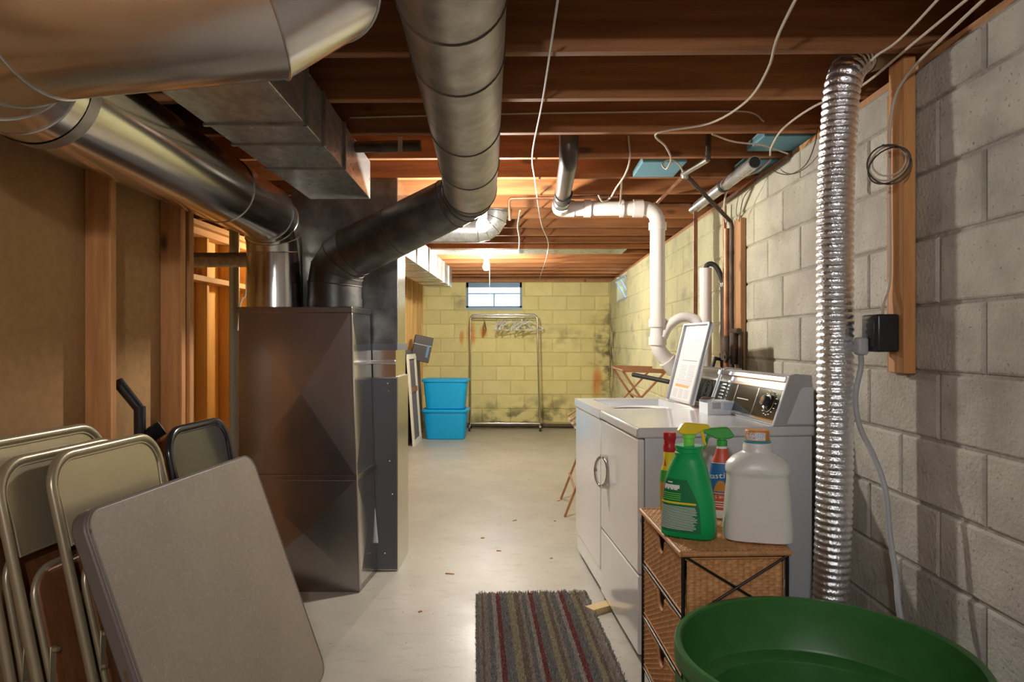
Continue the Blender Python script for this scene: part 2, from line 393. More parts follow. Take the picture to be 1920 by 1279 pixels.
# ================================================================== STRUCTURE
XR, YB, XL = 1.22, 9.85, -1.505
JB, JH = 2.14, .235                      # joist underside and depth
struct(G().box((-2.75, -2.7, -.12), (1.5, 10.3, 0)).build('floor', 'floor_concrete', smooth=0))
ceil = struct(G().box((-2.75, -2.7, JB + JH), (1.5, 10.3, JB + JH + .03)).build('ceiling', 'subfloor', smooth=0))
jm = None
for k in range(-10, 20):
    y = 2.096 + .4064 * k
    j = G().box((-2.68, 0, 0), (XR + .14, .038, JH)).build('joist', 'joist_wood', ceil, local=True, smooth=0, bevel=.003, seg=1) if jm is None else jm.copy()
    if jm is None: jm = j
    else: C.objects.link(j)
    j.location = (random.uniform(-.004, .004), y, JB + random.uniform(-.002, .002))
G().box((-.92, 6.60, JB - .004), (.98, 6.985, JB - .001)).build('joist_pan', 'galvanised', ceil, smooth=0)
# block walls: mortar core with every block a piece of its own
def block_mesh(l, h, mat, cache={}):
    key = (round(l, 3), round(h, 3), mat)
    if key not in cache:
        c, d = (.008, .0085) if mat == 'block_grey' else (.007, .010)
        vs = [(0, 0, 0), (l, 0, 0), (l, 0, h), (0, 0, h), (c * .35, -d * .6, c * .35), (l - c * .35, -d * .6, c * .35), (l - c * .35, -d * .6, h - c * .35), (c * .35, -d * .6, h - c * .35),
              (c, -d, c), (l - c, -d, c), (l - c, -d, h - c), (c, -d, h - c)]
        fs = [(8, 9, 10, 11)]
        for a in (0, 4):
            for i in range(4): fs.append((a + i, a + (i + 1) % 4, a + 4 + (i + 1) % 4, a + 4 + i))
        me = bpy.data.meshes.new('block'); me.from_pydata(vs, [], fs); me.update(); me.materials.append(MATS[mat]); cache[key] = me
    return cache[key]
def courses(wall, z0, ztop, u0, u1, joint, hole, mat, place):
    n = 0
    z = z0
    while z < ztop - .02:
        lo = max(0.0, z); hi = min(ztop, z + .2032)
        u = joint + (.2032 if n % 2 else 0)
        while u > u0: u -= .4064
        while u < u1:
            spans = [(max(u, u0), min(u + .4064, u1))]
            if hole and hi > hole[2] + .02 and lo < hole[3] - .02:
                sp = []
                for a, b in spans:
                    if b <= hole[0] or a >= hole[1]: sp.append((a, b))
                    else:
                        if a < hole[0] - .03: sp.append((a, hole[0]))
                        if b > hole[1] + .03: sp.append((hole[1], b))
                spans = sp
            for a, b in spans:
                if b - a < .03 or hi - lo < .03: continue
                o = bpy.data.objects.new('block', block_mesh(b - a - .008, hi - lo - .008, mat)); C.objects.link(o); o.parent = wall
                place(o, a + .004, lo + .004)
            u += .4064
        n += 1; z += .2032
WR = (8.26, 9.13, 1.766, 2.10)           # small window in the right wall (Y, Y, z, z)
g = G(); g.box((XR + .006, -2.6, 0), (XR + .2, WR[0], 2.10)).box((XR + .006, WR[1], 0), (XR + .2, 10.2, 2.10)).box((XR + .006, WR[0], 0), (XR + .2, WR[1], WR[2]))
wall_r = struct(g.build('wall_right', 'mortar_grey', smooth=0))
def place_right(o, u, z):
    l = max(v.co.x for v in o.data.vertices)
    o.rotation_euler = (0, 0, R(-90)); o.location = (XR + .008 - random.uniform(0, .003), u + l, z)
courses(wall_r, .14 - .2032, 2.10, .62, YB, 1.835, WR, 'block_grey', place_right)
WBk = (-.86, -.05, 1.696, 2.10)
g = G(); g.box((-2.75, YB + .006, 0), (WBk[0], YB + .2, 2.10)).box((WBk[1], YB + .006, 0), (1.5, YB + .2, 2.10)).box((WBk[0], YB + .006, 0), (WBk[1], YB + .2, WBk[2]))
wall_b = struct(g.build('wall_back', 'mortar_yellow', smooth=0))
def place_back(o, u, z): o.location = (u, YB + .008 - random.uniform(0, .003), z)
courses(wall_b, .07 - .2032, 2.10, -1.56, XR, -.42, WBk, 'block_yellow', place_back)
# sill plates, rims and blue foam in the joist bays
struct(G().box((XR + .03, -2.6, 2.10), (XR + .14, WR[0] - .02, 2.14)).box((XR + .03, WR[1] + .02, 2.10), (XR + .14, 9.85, 2.14)).box((XR + .03, WR[0] - .02, 2.112), (XR + .14, WR[1] + .02, 2.14)).build('trim_1', 'board_wood', smooth=0))
struct(G().box((-1.56, YB - .005, 2.10), (XR + .14, YB + .2, 2.14)).build('trim_2', 'board_wood', smooth=0))
struct(G().box((XR + .14, -2.7, 2.10), (XR + .2, 10.3, JB + JH)).build('trim_3', 'board_wood', smooth=0))
struct(G().box((-2.75, YB + .05, 2.14), (XR + .2, YB + .2, JB + JH)).build('trim_4', 'board_wood', smooth=0))
struct(G().box((-2.75, -2.7, 0), (1.5, -2.6, JB + JH)).build('wall_front', 'mortar_grey', smooth=0))
# left wall: fibreboard on studs
wall_l = struct(G().box((XL - .012, -2.6, 0), (XL, 2.89, JB)).build('wall_left', 'fibreboard', smooth=0))
sm = None
for y in (-.98, -.5, -.02, .46, .94, 1.36, 2.30, 2.782, 2.852):
    if sm is None: sm = s_ = G().box((0, 0, .04), (.09, .038, JB - .04)).build('stud', 'stud_wood', wall_l, local=True, smooth=0, bevel=.004, seg=1)
    else: s_ = sm.copy(); C.objects.link(s_)
    s_.location = (XL, y, 0)
G().box((XL, -2.6, 0), (XL + .09, 2.89, .038)).build('bottom_plate', 'plate_wood', wall_l, smooth=0)
G().box((XL, -2.6, JB - .038), (XL + .09, 2.89, JB)).build('top_plate', 'plate_wood', wall_l, smooth=0)
G().box((-2.6, 2.87, 0), (XL - .012, 2.89, JB)).build('return_panel', 'fibreboard', wall_l, smooth=0)
# side room beyond the furnace
wall_s = struct(G().box((-2.75, -2.6, 0), (-2.56, 10.2, JB + JH)).build('wall_side', 'stud_pale', smooth=0))
sm = None
for k in range(7):
    if sm is None: sm = s_ = G().box((0, 0, .04), (.09, .038, JB - .09)).build('stud', 'stud_pale', wall_s, local=True, smooth=0, bevel=.003, seg=1)
    else: s_ = sm.copy(); C.objects.link(s_)
    s_.location = (-2.56, 4.44 + .405 * k, 0)
G().box((-2.56, 2.9, JB - .09), (-2.45, 8, JB - .04)).build('top_plate', 'plate_wood', wall_s, smooth=0)
G().box((-2.56, 2.9, JB - .038), (-2.40, 8, JB)).build('top_plate', 'plate_wood', wall_s, smooth=0)
G().box((-2.54, 2.9, 1.70), (-2.42, 8, 1.74)).build('ledger', 'plate_wood', wall_s, smooth=0)
# far left stud wall
wall_f = struct(G().box((-1.60, 4.6, 0), (-1.57, YB, JB)).build('wall_left_far', 'stud_pale', smooth=0))
sm = None
for y in (7.7, 8.1, 8.5, 8.9, 9.3, 9.62, 9.81):
    if sm is None: sm = s_ = G().box((0, 0, 0), (.09, .038, JB)).build('stud', 'stud_pale', wall_f, local=True, smooth=0, bevel=.003, seg=1)
    else: s_ = sm.copy(); C.objects.link(s_)
    s_.location = (-1.57, y, 0)
# windows
def bars(name, segs, mat, parent): 
    for a, b in segs: G().box(a, b).build(name, mat, parent, smooth=0)
w1 = struct(G().box((WBk[0], YB + .01, WBk[2] - .0), (WBk[1], YB + .2, WBk[2] + .035)).build('window_1', 'daylit_sill', smooth=0))
x0, x1, z0, z1 = WBk[0], WBk[1], WBk[2] + .035, WBk[3]; yy = YB + .09
bars('frame_bar', [((x0, yy, z0), (x0 + .03, yy + .03, z1)), ((x1 - .03, yy, z0), (x1, yy + .03, z1)), ((x0, yy, z0), (x1, yy + .03, z0 + .03)), ((x0, yy, z1 - .07), (x1, yy + .03, z1)),
                   ((x0, yy - .006, z0 + .20), (x1, yy + .03, z0 + .217)), (((x0 + x1) / 2 - .011, yy - .008, z0), ((x0 + x1) / 2 + .011, yy + .03, z0 + .21))], 'daylit_steel', w1)
bars('pane', [((x0 + .03, yy + .012, z0 + .03), ((x0 + x1) / 2 - .011, yy + .016, z0 + .20)), (((x0 + x1) / 2 + .011, yy + .012, z0 + .03), (x1 - .03, yy + .016, z0 + .20)),
              ((x0 + .03, yy + .012, z0 + .217), (x1 - .03, yy + .016, z1 - .07))], 'glass', w1)
w2 = struct(G().box((XR + .01, WR[0], WR[2]), (XR + .2, WR[1], WR[2] + .02)).build('window_2', 'daylit_sill', smooth=0))
xx = XR + .12
bars('frame_bar', [((xx, WR[0], WR[2]), (xx + .03, WR[0] + .03, WR[3])), ((xx, WR[1] - .03, WR[2]), (xx + .03, WR[1], WR[3])), ((xx, WR[0], WR[3] - .03), (xx + .03, WR[1], WR[3])), ((xx, WR[0], WR[2] + .02), (xx + .03, WR[1], WR[2] + .045))], 'daylit_steel', w2)
g = G()   # hopper sash tilted into the room
sa = [Vector((XR + .12, y, WR[2] + .05)) for y in (WR[0] + .04, WR[1] - .04)]; sb = [Vector((XR - .02, y, WR[3] - .06)) for y in (WR[0] + .04, WR[1] - .04)]
sash = G().bar(sa[0], sb[0], .03, .02).bar(sa[1], sb[1], .03, .02).bar(sa[0], sa[1], .03, .02).bar(sb[0], sb[1], .03, .02).bar((sa[0] + sa[1]) / 2, (sb[0] + sb[1]) / 2, .02, .02).build('sash', 'daylit_sill', w2, smooth=0)
G().hexa([sa[0], sa[1], sb[1], sb[0], sa[0] + Vector((.004, 0, .002)), sa[1] + Vector((.004, 0, .002)), sb[1] + Vector((.004, 0, .002)), sb[0] + Vector((.004, 0, .002))]).build('pane', 'glass', w2, smooth=0)
struct(G().tube([(-1.2, 9.80, .05), (1.15, 9.80, .035)], .028, 10).build('baseboard_back', 'baseboard_pipe'))

# ================================================================== LIGHT BULBS
def bulb(p, key, label, chain=0):
    x, y, z = p
    t = thing('light_bulb', label, 'lamp', (x, y, z))
    G().lathe([(.058, JB - .001 - z), (.058, JB - .02 - z), (.036, JB - .045 - z), (.026, JB - .05 - z), (.026, .045), (.020, .040)], 24, (x, y, z)).build('lampholder', 'porcelain', t)
    G().lathe([(.001, -.037), (.018, -.033), (.031, -.018), (.035, 0), (.032, .016), (.022, .034), (.015, .046)], 20, (x, y, z), caps=False).build('bulb', 'bulb_' + key, t)
    if chain:
        G().tube([(x + .03, y - .01, z + .06), (x + .034, y - .01, z - .02), (x + .034, y - .01, z - chain)], .0022, 6).build('pull_chain', 'cable_white', t)
    return t
bulb((-.235, 3.741, 1.885), 'mid', 'bare lit bulb glowing under the bend of the dull round duct')
bulb((-.40, 7.0, 2.01), 'far', 'bare lit bulb with pull chain in front of the back window', .30)
bulb((-.15, -.55, 1.93), 'near', 'bare lit bulb on the joists nearest the room entrance')
bulb((.45, -1.9, 1.95), 'added_fill', 'added fill bulb, unseen, on the joists by the front wall')  # extra lamp added behind the camera to soften and lift the light
bulb((-1.85, 6.179, 1.93), 'side', 'bare lit bulb in the side room past the furnace')

# ================================================================== DUCTS
def duct(name, label, cat, pts, r, mat, seam_mat, seg=40, base=None, extra=None, skip=()):
    t = thing(name, label, cat, base or pts[0]); rings = sweep(pts, r, seg)
    for i in range(len(rings) - 1):
        if i in skip: continue
        g = G(); g.add(rings[i] + rings[i + 1], [(k, (k + 1) % seg, seg + (k + 1) % seg, seg + k) for k in range(seg)])
        L_ = (Vector(pts[i + 1]) - Vector(pts[i])).length
        g.build('duct_section' if L_ > .2 else 'elbow_gore', mat, t)
    for i in range(1, len(rings) - 1):
        ri = rings[i]; c = sum(ri, Vector()) / len(ri)
        g = G(); sect = 6; vs = []
        loop = [c + (p - c) * 1.004 for p in ri]
        g.tube(loop + [loop[0], loop[1]], .003, sect, caps=False).build('seam', seam_mat, t)
    return t
# dull supply duct over the aisle
d2 = [Vector((-.99, 3.53, 1.42)), Vector((-.99, 3.53, 1.665)), Vector((-.262, 3.27, 1.955)), Vector((-.199, 2.2, 2.004)), Vector((-.135, 1.0, 2.02))]
P = fillet(d2, {1: .19, 2: .17, 3: .01}, 3)
P = P[:9] + [Vector((-.2285, 2.75, 1.981)), Vector((-.2055, 2.32, 1.999)), Vector((-.177, 1.78, 2.010)), Vector((-.161, 1.48, 2.014))] + fillet([Vector((-.161, 1.48, 2.014)), Vector((-.138, 1.10, 2.018)), Vector((-.138, 1.10, 2.37))], .125, 3)[1:]
mid = (P[4] * .55 + P[5] * .45); P = P[:5] + [mid] + P[5:]
rr = [.135] * 3 + [.13] * 2 + [.126] + [.122] * (len(P) - 6)
dd = duct('supply_duct', 'dull grey round duct bending from the return box up over the aisle', 'duct', P, rr, 'galvanised_dull', 'iron', base=(-.99, 3.53, 1.42))
for o in dd.children:
    if o.name.startswith('elbow_gore') or (o.name.startswith('duct_section') and o.data.vertices[0].co.y > -.75): o.data.materials[0] = MATS['sooty_sheet'] if sum(v.co.y for v in o.data.vertices) / len(o.data.vertices) > -.50 else MATS['galvanised_dull']
G().tube([(-.99, 3.53, 1.425), (-.99, 3.53, 1.47)], .139, 40, caps=False).build('collar', 'sooty_sheet', dd)
# bright duct running forward along the left wall, turning across in front and rising between the joists
def d1p(y): return Vector((-1.236 - .0634 * (y - 2.5), y, 1.875 + .011 * (y - 2.5)))
A = [Vector((-1.302, 3.53, 1.42)), Vector((-1.302, 3.53, 1.886)), d1p(1.32), Vector((-.515, 1.29, 1.905)), Vector((-.47, 1.40, 2.02)), Vector((-.45, 1.505, 2.36))]
P = fillet(A[:4], {1: .17, 2: .25}, 3)
i_s = 5
P = P[:5] + [d1p(2.78)] + P[5:9] + [Vector((-.515, 1.29, 1.905)), Vector((-.44, 1.375, 2.0)), Vector((-.44, 1.49, 2.14)), Vector((-.44, 1.505, 2.36))]
rr = [.14] * 7 + [.144, .148, .15] + [.15] * (len(P) - 10)
d1 = duct('return_duct', 'shiny round duct running along left wall then crossing in front and rising to the joists', 'duct', P, rr, 'galvanised_bright', 'steel_edge', base=(-1.302, 3.53, 1.42), seg=48)
for o in d1.children:
    if max(v.co.y for v in o.data.vertices) < -1.75 and not o.name.startswith('seam'): o.data.materials[0] = MATS['galvanised_front']
G().tube([(-1.302, 3.53, 1.425), (-1.302, 3.53, 1.50)], .1415, 40, caps=False).build('collar', 'galvanised_bright', d1)
c = d1p(1.64); g = G(); vs = []
for k in range(33):
    a = -2.3 + 3.6 * k / 32
    for dx in (-.02, .02): vs.append(c + Vector((.143 * math.cos(a), dx - .06 * math.sin(a) * 0, .143 * math.sin(a))))
g.add(vs, [(2 * k, 2 * k + 2, 2 * k + 3, 2 * k + 1) for k in range(32)])
g.bar(c + Vector((.143 * math.cos(1.3), 0, .143 * math.sin(1.3))), (c.x + .03, c.y, JB), .04, .002, (1, 0, 0))
g.build('hanger_strap', 'galvanised_dull', d1)
for p in (Vector((-.88, 1.165, 1.955)), Vector((-.75, 1.16, 1.97)), Vector((-1.02, 1.17, 1.95))):
    G().lathe([(.001, .006), (.005, .004), (.006, 0)], 10, p, caps=False).build('screw', 'steel_edge', d1)
# rectangular trunks
def trunk(name, label, corners, z0, z1, joints, mat, base):
    t = thing(name, label, 'duct', base)
    a, b, c_, d = [Vector((x, y, 0)) for x, y in corners]      # near-left, near-right, far-right, far-left
    ts = [0] + joints + [1]
    for i in range(len(ts) - 1):
        e = .0015
        n0, n1 = a.lerp(d, ts[i] + e), b.lerp(c_, ts[i] + e); f1, f0 = b.lerp(c_, ts[i + 1] - e), a.lerp(d, ts[i + 1] - e)
        G().hexa([p + Vector((0, 0, z0)) for p in (n0, n1, f1, f0)] + [p + Vector((0, 0, z1)) for p in (n0, n1, f1, f0)]).build('duct_section', mat, t, smooth=0, bevel=.002, seg=1)
    for tt in joints:
        n0, n1 = a.lerp(d, tt), b.lerp(c_, tt)
        G().bar(n0 + Vector((-.006, 0, z0 - .004)), n1 + Vector((.006, 0, z0 - .004)), .016, .008).bar(n1 + Vector((.004, 0, z0 - .008)), n1 + Vector((.004, 0, z1)), .010, .016, (1, 0, 0)).build('drive_cleat', 'galvanised_dull', t, smooth=0)
    return t
trunk('trunk_duct', 'flat spangled rectangular duct hung under the joists above the furnace', [(-1.02, 1.75), (-.69, 1.75), (-.766, 3.36), (-1.065, 3.36)], 1.952, 2.137, [.27, .41, .62], 'galvanised', (-.9, 1.75, 2.04))
trunk('trunk_duct', 'flat rectangular duct running from the furnace towards the back window', [(-1.24, 4.0), (-.93, 4.0), (-.90, 8.33), (-1.20, 8.33)], 1.905, 2.133, [.2, .4, .56, .70, .82, .92], 'galvanised', (-1.05, 4.0, 2.0))
P = fillet([(-.93, 4.76, 2.02), (-.20, 4.76, 2.02), (-.20, 4.76, 2.37)], .13, 4)
duct('branch_duct', 'small bright round duct turning up into the joists beside the bulb', 'duct', P, .08, 'galvanised', 'steel_edge', seg=32)
P = [(-2.5, 4.3, 1.765), (-1.45, 4.3, 1.765)]
one('exhaust_pipe', G().tube(P, .047, 24), 'galvanised', 'slim shiny pipe crossing the side room behind the furnace', 'pipe')

# ================================================================== FURNACE
rb = thing('return_air_box', 'tall creased sheet metal box with two round collars on top', 'duct box', (-1.15, 3.53, 0))
def lerp3(a, b, t): return Vector(a).lerp(Vector(b), t)
fl, fr = lambda z: Vector((-1.43, 3.38, z)), lambda z: Vector((-.868 + .045 * (1 - z / 1.42), 3.38, z))
bl_, br_ = lambda z: Vector((-1.43, 3.68, z)), lambda z: Vector((-.842 + .04 * (1 - z / 1.42), 3.68, z))
g = G()
for za, zb in ((.575, 1.40), (.03, .565)):
    p = [fl(za), fr(za), fr(zb), fl(zb)]; cen = sum(p, Vector()) / 4 + Vector((.03, -.012, .0))
    G().add(p + [cen], [(0, 1, 4), (1, 2, 4), (2, 3, 4), (3, 0, 4)]).build('front_panel', 'return_sheet', rb, smooth=0)
    p = [fr(za), br_(za), br_(zb), fr(zb)]; cen = sum(p, Vector()) / 4 + Vector((.006, 0, 0))
    G().add(p + [cen], [(0, 1, 4), (1, 2, 4), (2, 3, 4), (3, 0, 4)]).build('side_panel', 'galvanised_bright', rb, smooth=0)
    G().add([bl_(za), fl(za), fl(zb), bl_(zb)], [(0, 1, 2, 3)]).build('side_panel', 'return_sheet', rb, smooth=0)
    G().add([br_(za), bl_(za), bl_(zb), br_(zb)], [(0, 1, 2, 3)]).build('back_panel', 'return_sheet', rb, smooth=0)
G().hexa([fl(1.39) + Vector((-.008, -.008, 0)), fr(1.39) + Vector((.008, -.008, 0)), br_(1.39) + Vector((.008, .008, 0)), bl_(1.39) + Vector((-.008, .008, 0)),
          fl(1.42) + Vector((-.008, -.008, 0)), fr(1.42) + Vector((.008, -.008, 0)), br_(1.42) + Vector((.008, .008, 0)), bl_(1.42) + Vector((-.008, .008, 0))]).build('top_cap', 'return_sheet', rb, smooth=0, bevel=.003)
G().bar(fl(.57) + Vector((0, -.006, 0)), fr(.57) + Vector((.006, -.006, 0)), .012, .03).bar(fr(.57) + Vector((.004, 0, 0)), br_(.57) + Vector((.006, 0, 0)), .012, .03).build('seam', 'return_sheet', rb, smooth=0, bevel=.003)
G().bar(fr(.02) + Vector((.002, -.002, 0)), fr(1.39) + Vector((.002, -.002, 0)), .012, .012).build('corner_bead', 'steel_edge', rb, bevel=.004)
G().bar((-.80, 3.675, .16), (-.835, 3.675, .52), .012, .012).build('edge_strip', 'enamel_side', rb, smooth=0)
G().hexa([fl(0), fr(0), br_(0), bl_(0), fl(.03), fr(.03), br_(.03), bl_(.03)]).build('base', 'return_sheet', rb, smooth=0)
fu = thing('furnace', 'charcoal furnace cabinet with a sooty plenum rising to the ceiling', 'furnace', (-1.0, 3.85, 0))
G().box((-1.40, 3.695, 0), (-.692, 4.02, 1.055)).build('cabinet', 'furnace_side', fu, smooth=0, bevel=.004)
G().box((-1.40, 3.685, .012), (-.694, 3.695, 1.05)).build('front_panel', 'furnace_charcoal', fu, smooth=0, bevel=.003)
G().box((-1.36, 3.70, 1.055), (-.705, 4.0, 1.215)).build('transition', 'galvanised_bright', fu, smooth=0)
G().box((-1.37, 3.69, 1.20), (-.695, 4.01, 1.235)).build('flange', 'furnace_charcoal', fu, smooth=0)
G().box((-1.28, 3.71, 1.235), (-.70, 3.94, 2.137)).build('plenum', 'sooty_sheet', fu, smooth=0)
G().box((-.7035, 3.705, 1.235), (-.6975, 3.72, 2.137)).build('corner_bead', 'sooty_sheet', fu, smooth=0)
G().box((-.699, 3.715, 1.235), (-.696, 3.94, 2.137)).build('plenum_side', 'galvanised_bright', fu, smooth=0)
G().bar((-.842, 3.676, 1.135), (-.70, 3.676, 1.135), .016, .022).build('latch', 'steel_edge', fu, bevel=.004)
for x, z in ((-.74, .98), (-.735, .60), (-.72, .42), (-.76, .10), (-.745, 1.02)):
    G().lathe([(.001, .004), (.004, .003), (.005, 0)], 8, (0, 0, 0), caps=False).build('screw', 'steel_edge', fu, local=True).matrix_basis = Matrix.Translation(Vector((x, 3.685, z)) - fu.location) @ Matrix.Rotation(R(90), 4, 'X')
one('steel_column', G().tube([(-2.14, 4.98, 0), (-2.14, 4.98, JB)], .036, 20), 'column_paint', 'grey green round post standing behind the furnace', 'post')
one('glass_tube', G().box((-1.502, 2.955, 0), (-1.49, 2.99, 1.24)), 'enamel_side', 'narrow pale strip leaning at the end of the stud wall', 'strip')
P = spline([Vector((-1.86, 4.55, 2.14)), at(462, 540, 4.6), at(455, 560, 4.6), at(450, 575, 4.6), at(446, 620, 4.6)], 4)
one('cable', G().tube(P, .006, 6), 'cable', 'pale cable hanging behind the metal box collars', 'cable')

# ================================================================== LAUNDRY MACHINES
MA = Matrix.Translation((.438, 2.656, 0)) @ Matrix.Rotation(math.atan2(.103, .995), 4, 'Z')
def mpt(x, y, z): return MA @ Vector((x, y, z))
DEP = .715
def console(t, y0, y1, mirror):
    prof = [(.55, .913), (.615, 1.105), (.63, 1.112), (.70, 1.108), (DEP, .913)]
    G().prism(prof, lambda u, v, d: (u, d, v), y0 + .012, y1 - .012).build('console', 'grey_plastic', t, local=True, smooth=0, bevel=.004)
    for a, b in ((y0, y0 + .014), (y1 - .014, y1)):
        e = G().prism([(.542, .913), (.61, 1.112), (.635, 1.12), (.705, 1.114), (DEP + .002, .913)], lambda u, v, d: (u, d, v), a, b).build('console_end', 'grey_plastic', t, local=True, smooth=0, bevel=.003)
    yi = y0 - .001
    G().prism([(.60, .92), (.655, 1.055), (.668, 1.066), (.71, 1.066), (.712, .92)], lambda u, v, d: (u, d, v), y0 - .003, y0 + .002).build('end_inset', 'enamel_side', t, local=True, smooth=0, bevel=.002)
    d = Vector((.065, 0, .192)).normalized(); n = Vector((-d.z, 0, d.x))
    def face(y, s, o): return Vector((.55, y, .913)) + d * s + n * o
    def strip(s0, s1, ya, yb, o, name, mat, bev=.002):
        p = [face(ya, s0, 0), face(yb, s0, 0), face(yb, s1, 0), face(ya, s1, 0)]; q = [v + n * o for v in p]
        return G().hexa(p + q).build(name, mat, t, local=True, smooth=0, bevel=bev)
    strip(.178, .203, y0 + .01, y1 - .01, .012, 'chrome_trim', 'chrome', .004)
    strip(.010, .022, y0 + .014, y1 - .014, .008, 'chrome_trim', 'chrome')
    strip(.145, .157, y0 + .014, y1 - .014, .007, 'chrome_trim', 'chrome')
    strip(.022, .145, y0 + .016, y1 - .016, .003, 'control_panel', 'smoked_panel', 0)
    strip(.157, .178, y0 + .016, y1 - .016, .002, 'reflector', 'chrome', 0)
    for a in (.34, .66):
        yy_ = y0 + (y1 - y0) * a; strip(.025, .142, yy_ - .002, yy_ + .002, .0045, 'divider', 'chrome', 0)
    return face, n, d, strip
def washer_like(t, y0, y1, dryer):
    G().box((.028, y0 + .004, .03), (DEP - .01, y1 - .004, .872)).build('cabinet', 'enamel_side', t, local=True, smooth=0, bevel=.004)
    if dryer:
        G().box((0, y0 + .002, .342), (.026, y1 - .002, .868)).build('front_panel', 'enamel', t, local=True, smooth=.7, bevel=.008, seg=3)
        G().box((0, y0 + .002, .03), (.026, y1 - .002, .336)).build('lower_panel', 'enamel', t, local=True, smooth=.7, bevel=.006, seg=3)
    else:
        G().box((0, y0 + .002, .13), (.026, y1 - .002, .868)).build('front_panel', 'enamel', t, local=True, smooth=.7, bevel=.008, seg=3)
        G().box((.008, y0 + .002, .03), (.028, y1 - .002, .126)).build('kick_panel', 'enamel', t, local=True, smooth=.7, bevel=.004)
    for x in (.06, DEP - .07):
        for y in (y0 + .06, y1 - .06): G().lathe([(.02, 0), (.02, .012), (.008, .014), (.008, .032)], 12, (x, y, 0)).build('foot', 'rubber', t, local=True)
    G().box((.20, y0 + .0015, .04), (.206, y0 + .006, .87)).build('panel_seam', 'grey_plastic', t, local=True, smooth=0)
dr = thing('dryer', 'white clothes dryer with oval chrome pull on its front beside the wicker drawers', 'dryer', mat=MA)
washer_like(dr, 0, .685, True)
G().box((-.006, -.004, .872), (DEP, .687, .913)).build('top', 'grey_top', dr, local=True, smooth=.7, bevel=.009, seg=3)
face, n, d, strip = console(dr, .004, .682, False)
for k in range(6):
    s = .128 - .0165 * k
    p = [face(.565 + y, s + a, .004) for y, a in ((0, 0), (.04, 0), (.04, .010), (0, .010))]; q = [v + n * .012 for v in p]
    G().hexa(p + q).build('push_button', 'chrome', dr, local=True, smooth=0, bevel=.002)
c0 = face(.10, .09, .003)
kn = G().tube([c0, c0 + n * .012, c0 + n * .013, c0 + n * .034], [.030, .030, .022, .020], 24).build('timer_knob', 'black_plastic', dr, local=True)
G().tube([c0 + n * .034, c0 + n * .036], .014, 20).build('knob_cap', 'chrome', kn, local=True)
g = G(); g.tube([c0 + n * .004 + (d * math.cos(a) + Vector((0, 1, 0)) * math.sin(a)) * .042 for a in [2 * math.pi * k / 28 for k in range(30)]], .0016, 5, caps=False).build('dial_ring', 'chrome', dr, local=True)
g = G()
for k in range(14):
    a = .5 + k * .38; p = c0 + (d * math.cos(a) + Vector((0, 1, 0)) * math.sin(a)) * .054 + n * .0015; g.bar(p - Vector((0, .006, 0)), p + Vector((0, .006, 0)), .003, .001, n)
g.build('dial_marks', 'white_print', dr, local=True, smooth=0)
g = G(); yb = .30
for k in range(14): g.bar(face(yb + k * .0085, .082, .0042), face(yb + k * .0085 + .0055, .082, .0042), .004, .001, n)
g.build('panel_lettering', 'white_print', dr, local=True, smooth=0)
# oval pull on the dryer front
pv = Vector((-.026, .545, .64)); tx = Vector((-.86, .5, 0)).normalized()
g = G().tube([pv + tx * (.030 * math.cos(a)) + Vector((0, 0, .068 * math.sin(a))) for a in [2 * math.pi * k / 28 for k in range(30)]], .0085, 10, caps=False)
pl_ = g.build('door_pull', 'chrome', dr, local=True)
for z in (.64 - .07, .64 + .07): G().box((-.034, .535, z - .008), (.004, .562, z + .008)).build('pull_mount', 'chrome', pl_, local=True, smooth=0, bevel=.003)
wm = thing('washing_machine', 'white top loading washer with open lid beyond the dryer', 'washer', mat=MA)
y0, y1 = .690, 1.375
washer_like(wm, y0, y1, False)
oy0, oy1, ox0, ox1 = .755, 1.30, .085, .475
g = G(); g.box((-.006, y0 - .001, .872), (ox0, y1 + .003, .913)).box((ox1, y0 - .001, .872), (DEP, y1 + .003, .913)).box((ox0, y0 - .001, .872), (ox1, oy0, .913)).box((ox0, oy1, .872), (ox1, y1 + .003, .913))
g.build('top', 'grey_top', wm, local=True, smooth=0)
G().box((ox0 - .01, oy0 - .01, .874), (ox1 + .01, oy1 + .01, .8745)).build('well', 'enamel', wm, local=True, smooth=0)
cx, cy = (ox0 + ox1) / 2, (oy0 + oy1) / 2
G().lathe([(.16, .001), (.168, .012), (.175, .012), (.18, .0)], 40, (cx, cy, .8745), caps=False).build('tub_ring', 'enamel', wm, local=True)
G().lathe([(.158, .002), (.001, .0015)], 40, (cx, cy, .8745), caps=False).build('drum_shade', 'recess_shade', wm, local=True)  # flat disc, the shade inside the drum put into its colour
face, n, d, strip = console(wm, y0 + .004, y1 - .004, False)
g = G()
cR = Vector((.655, y0 + .0, 1.0))
for rr_ in (.03, .05, .07): g.tube([face(.80, .09, .006) + (d * math.cos(a) + Vector((0, 1, 0)) * math.sin(a)) * rr_ * .75 for a in [2 * math.pi * k / 24 for k in range(26)]], .002, 5, caps=False)
g.build('dial_ring', 'grey_plastic', wm, local=True)
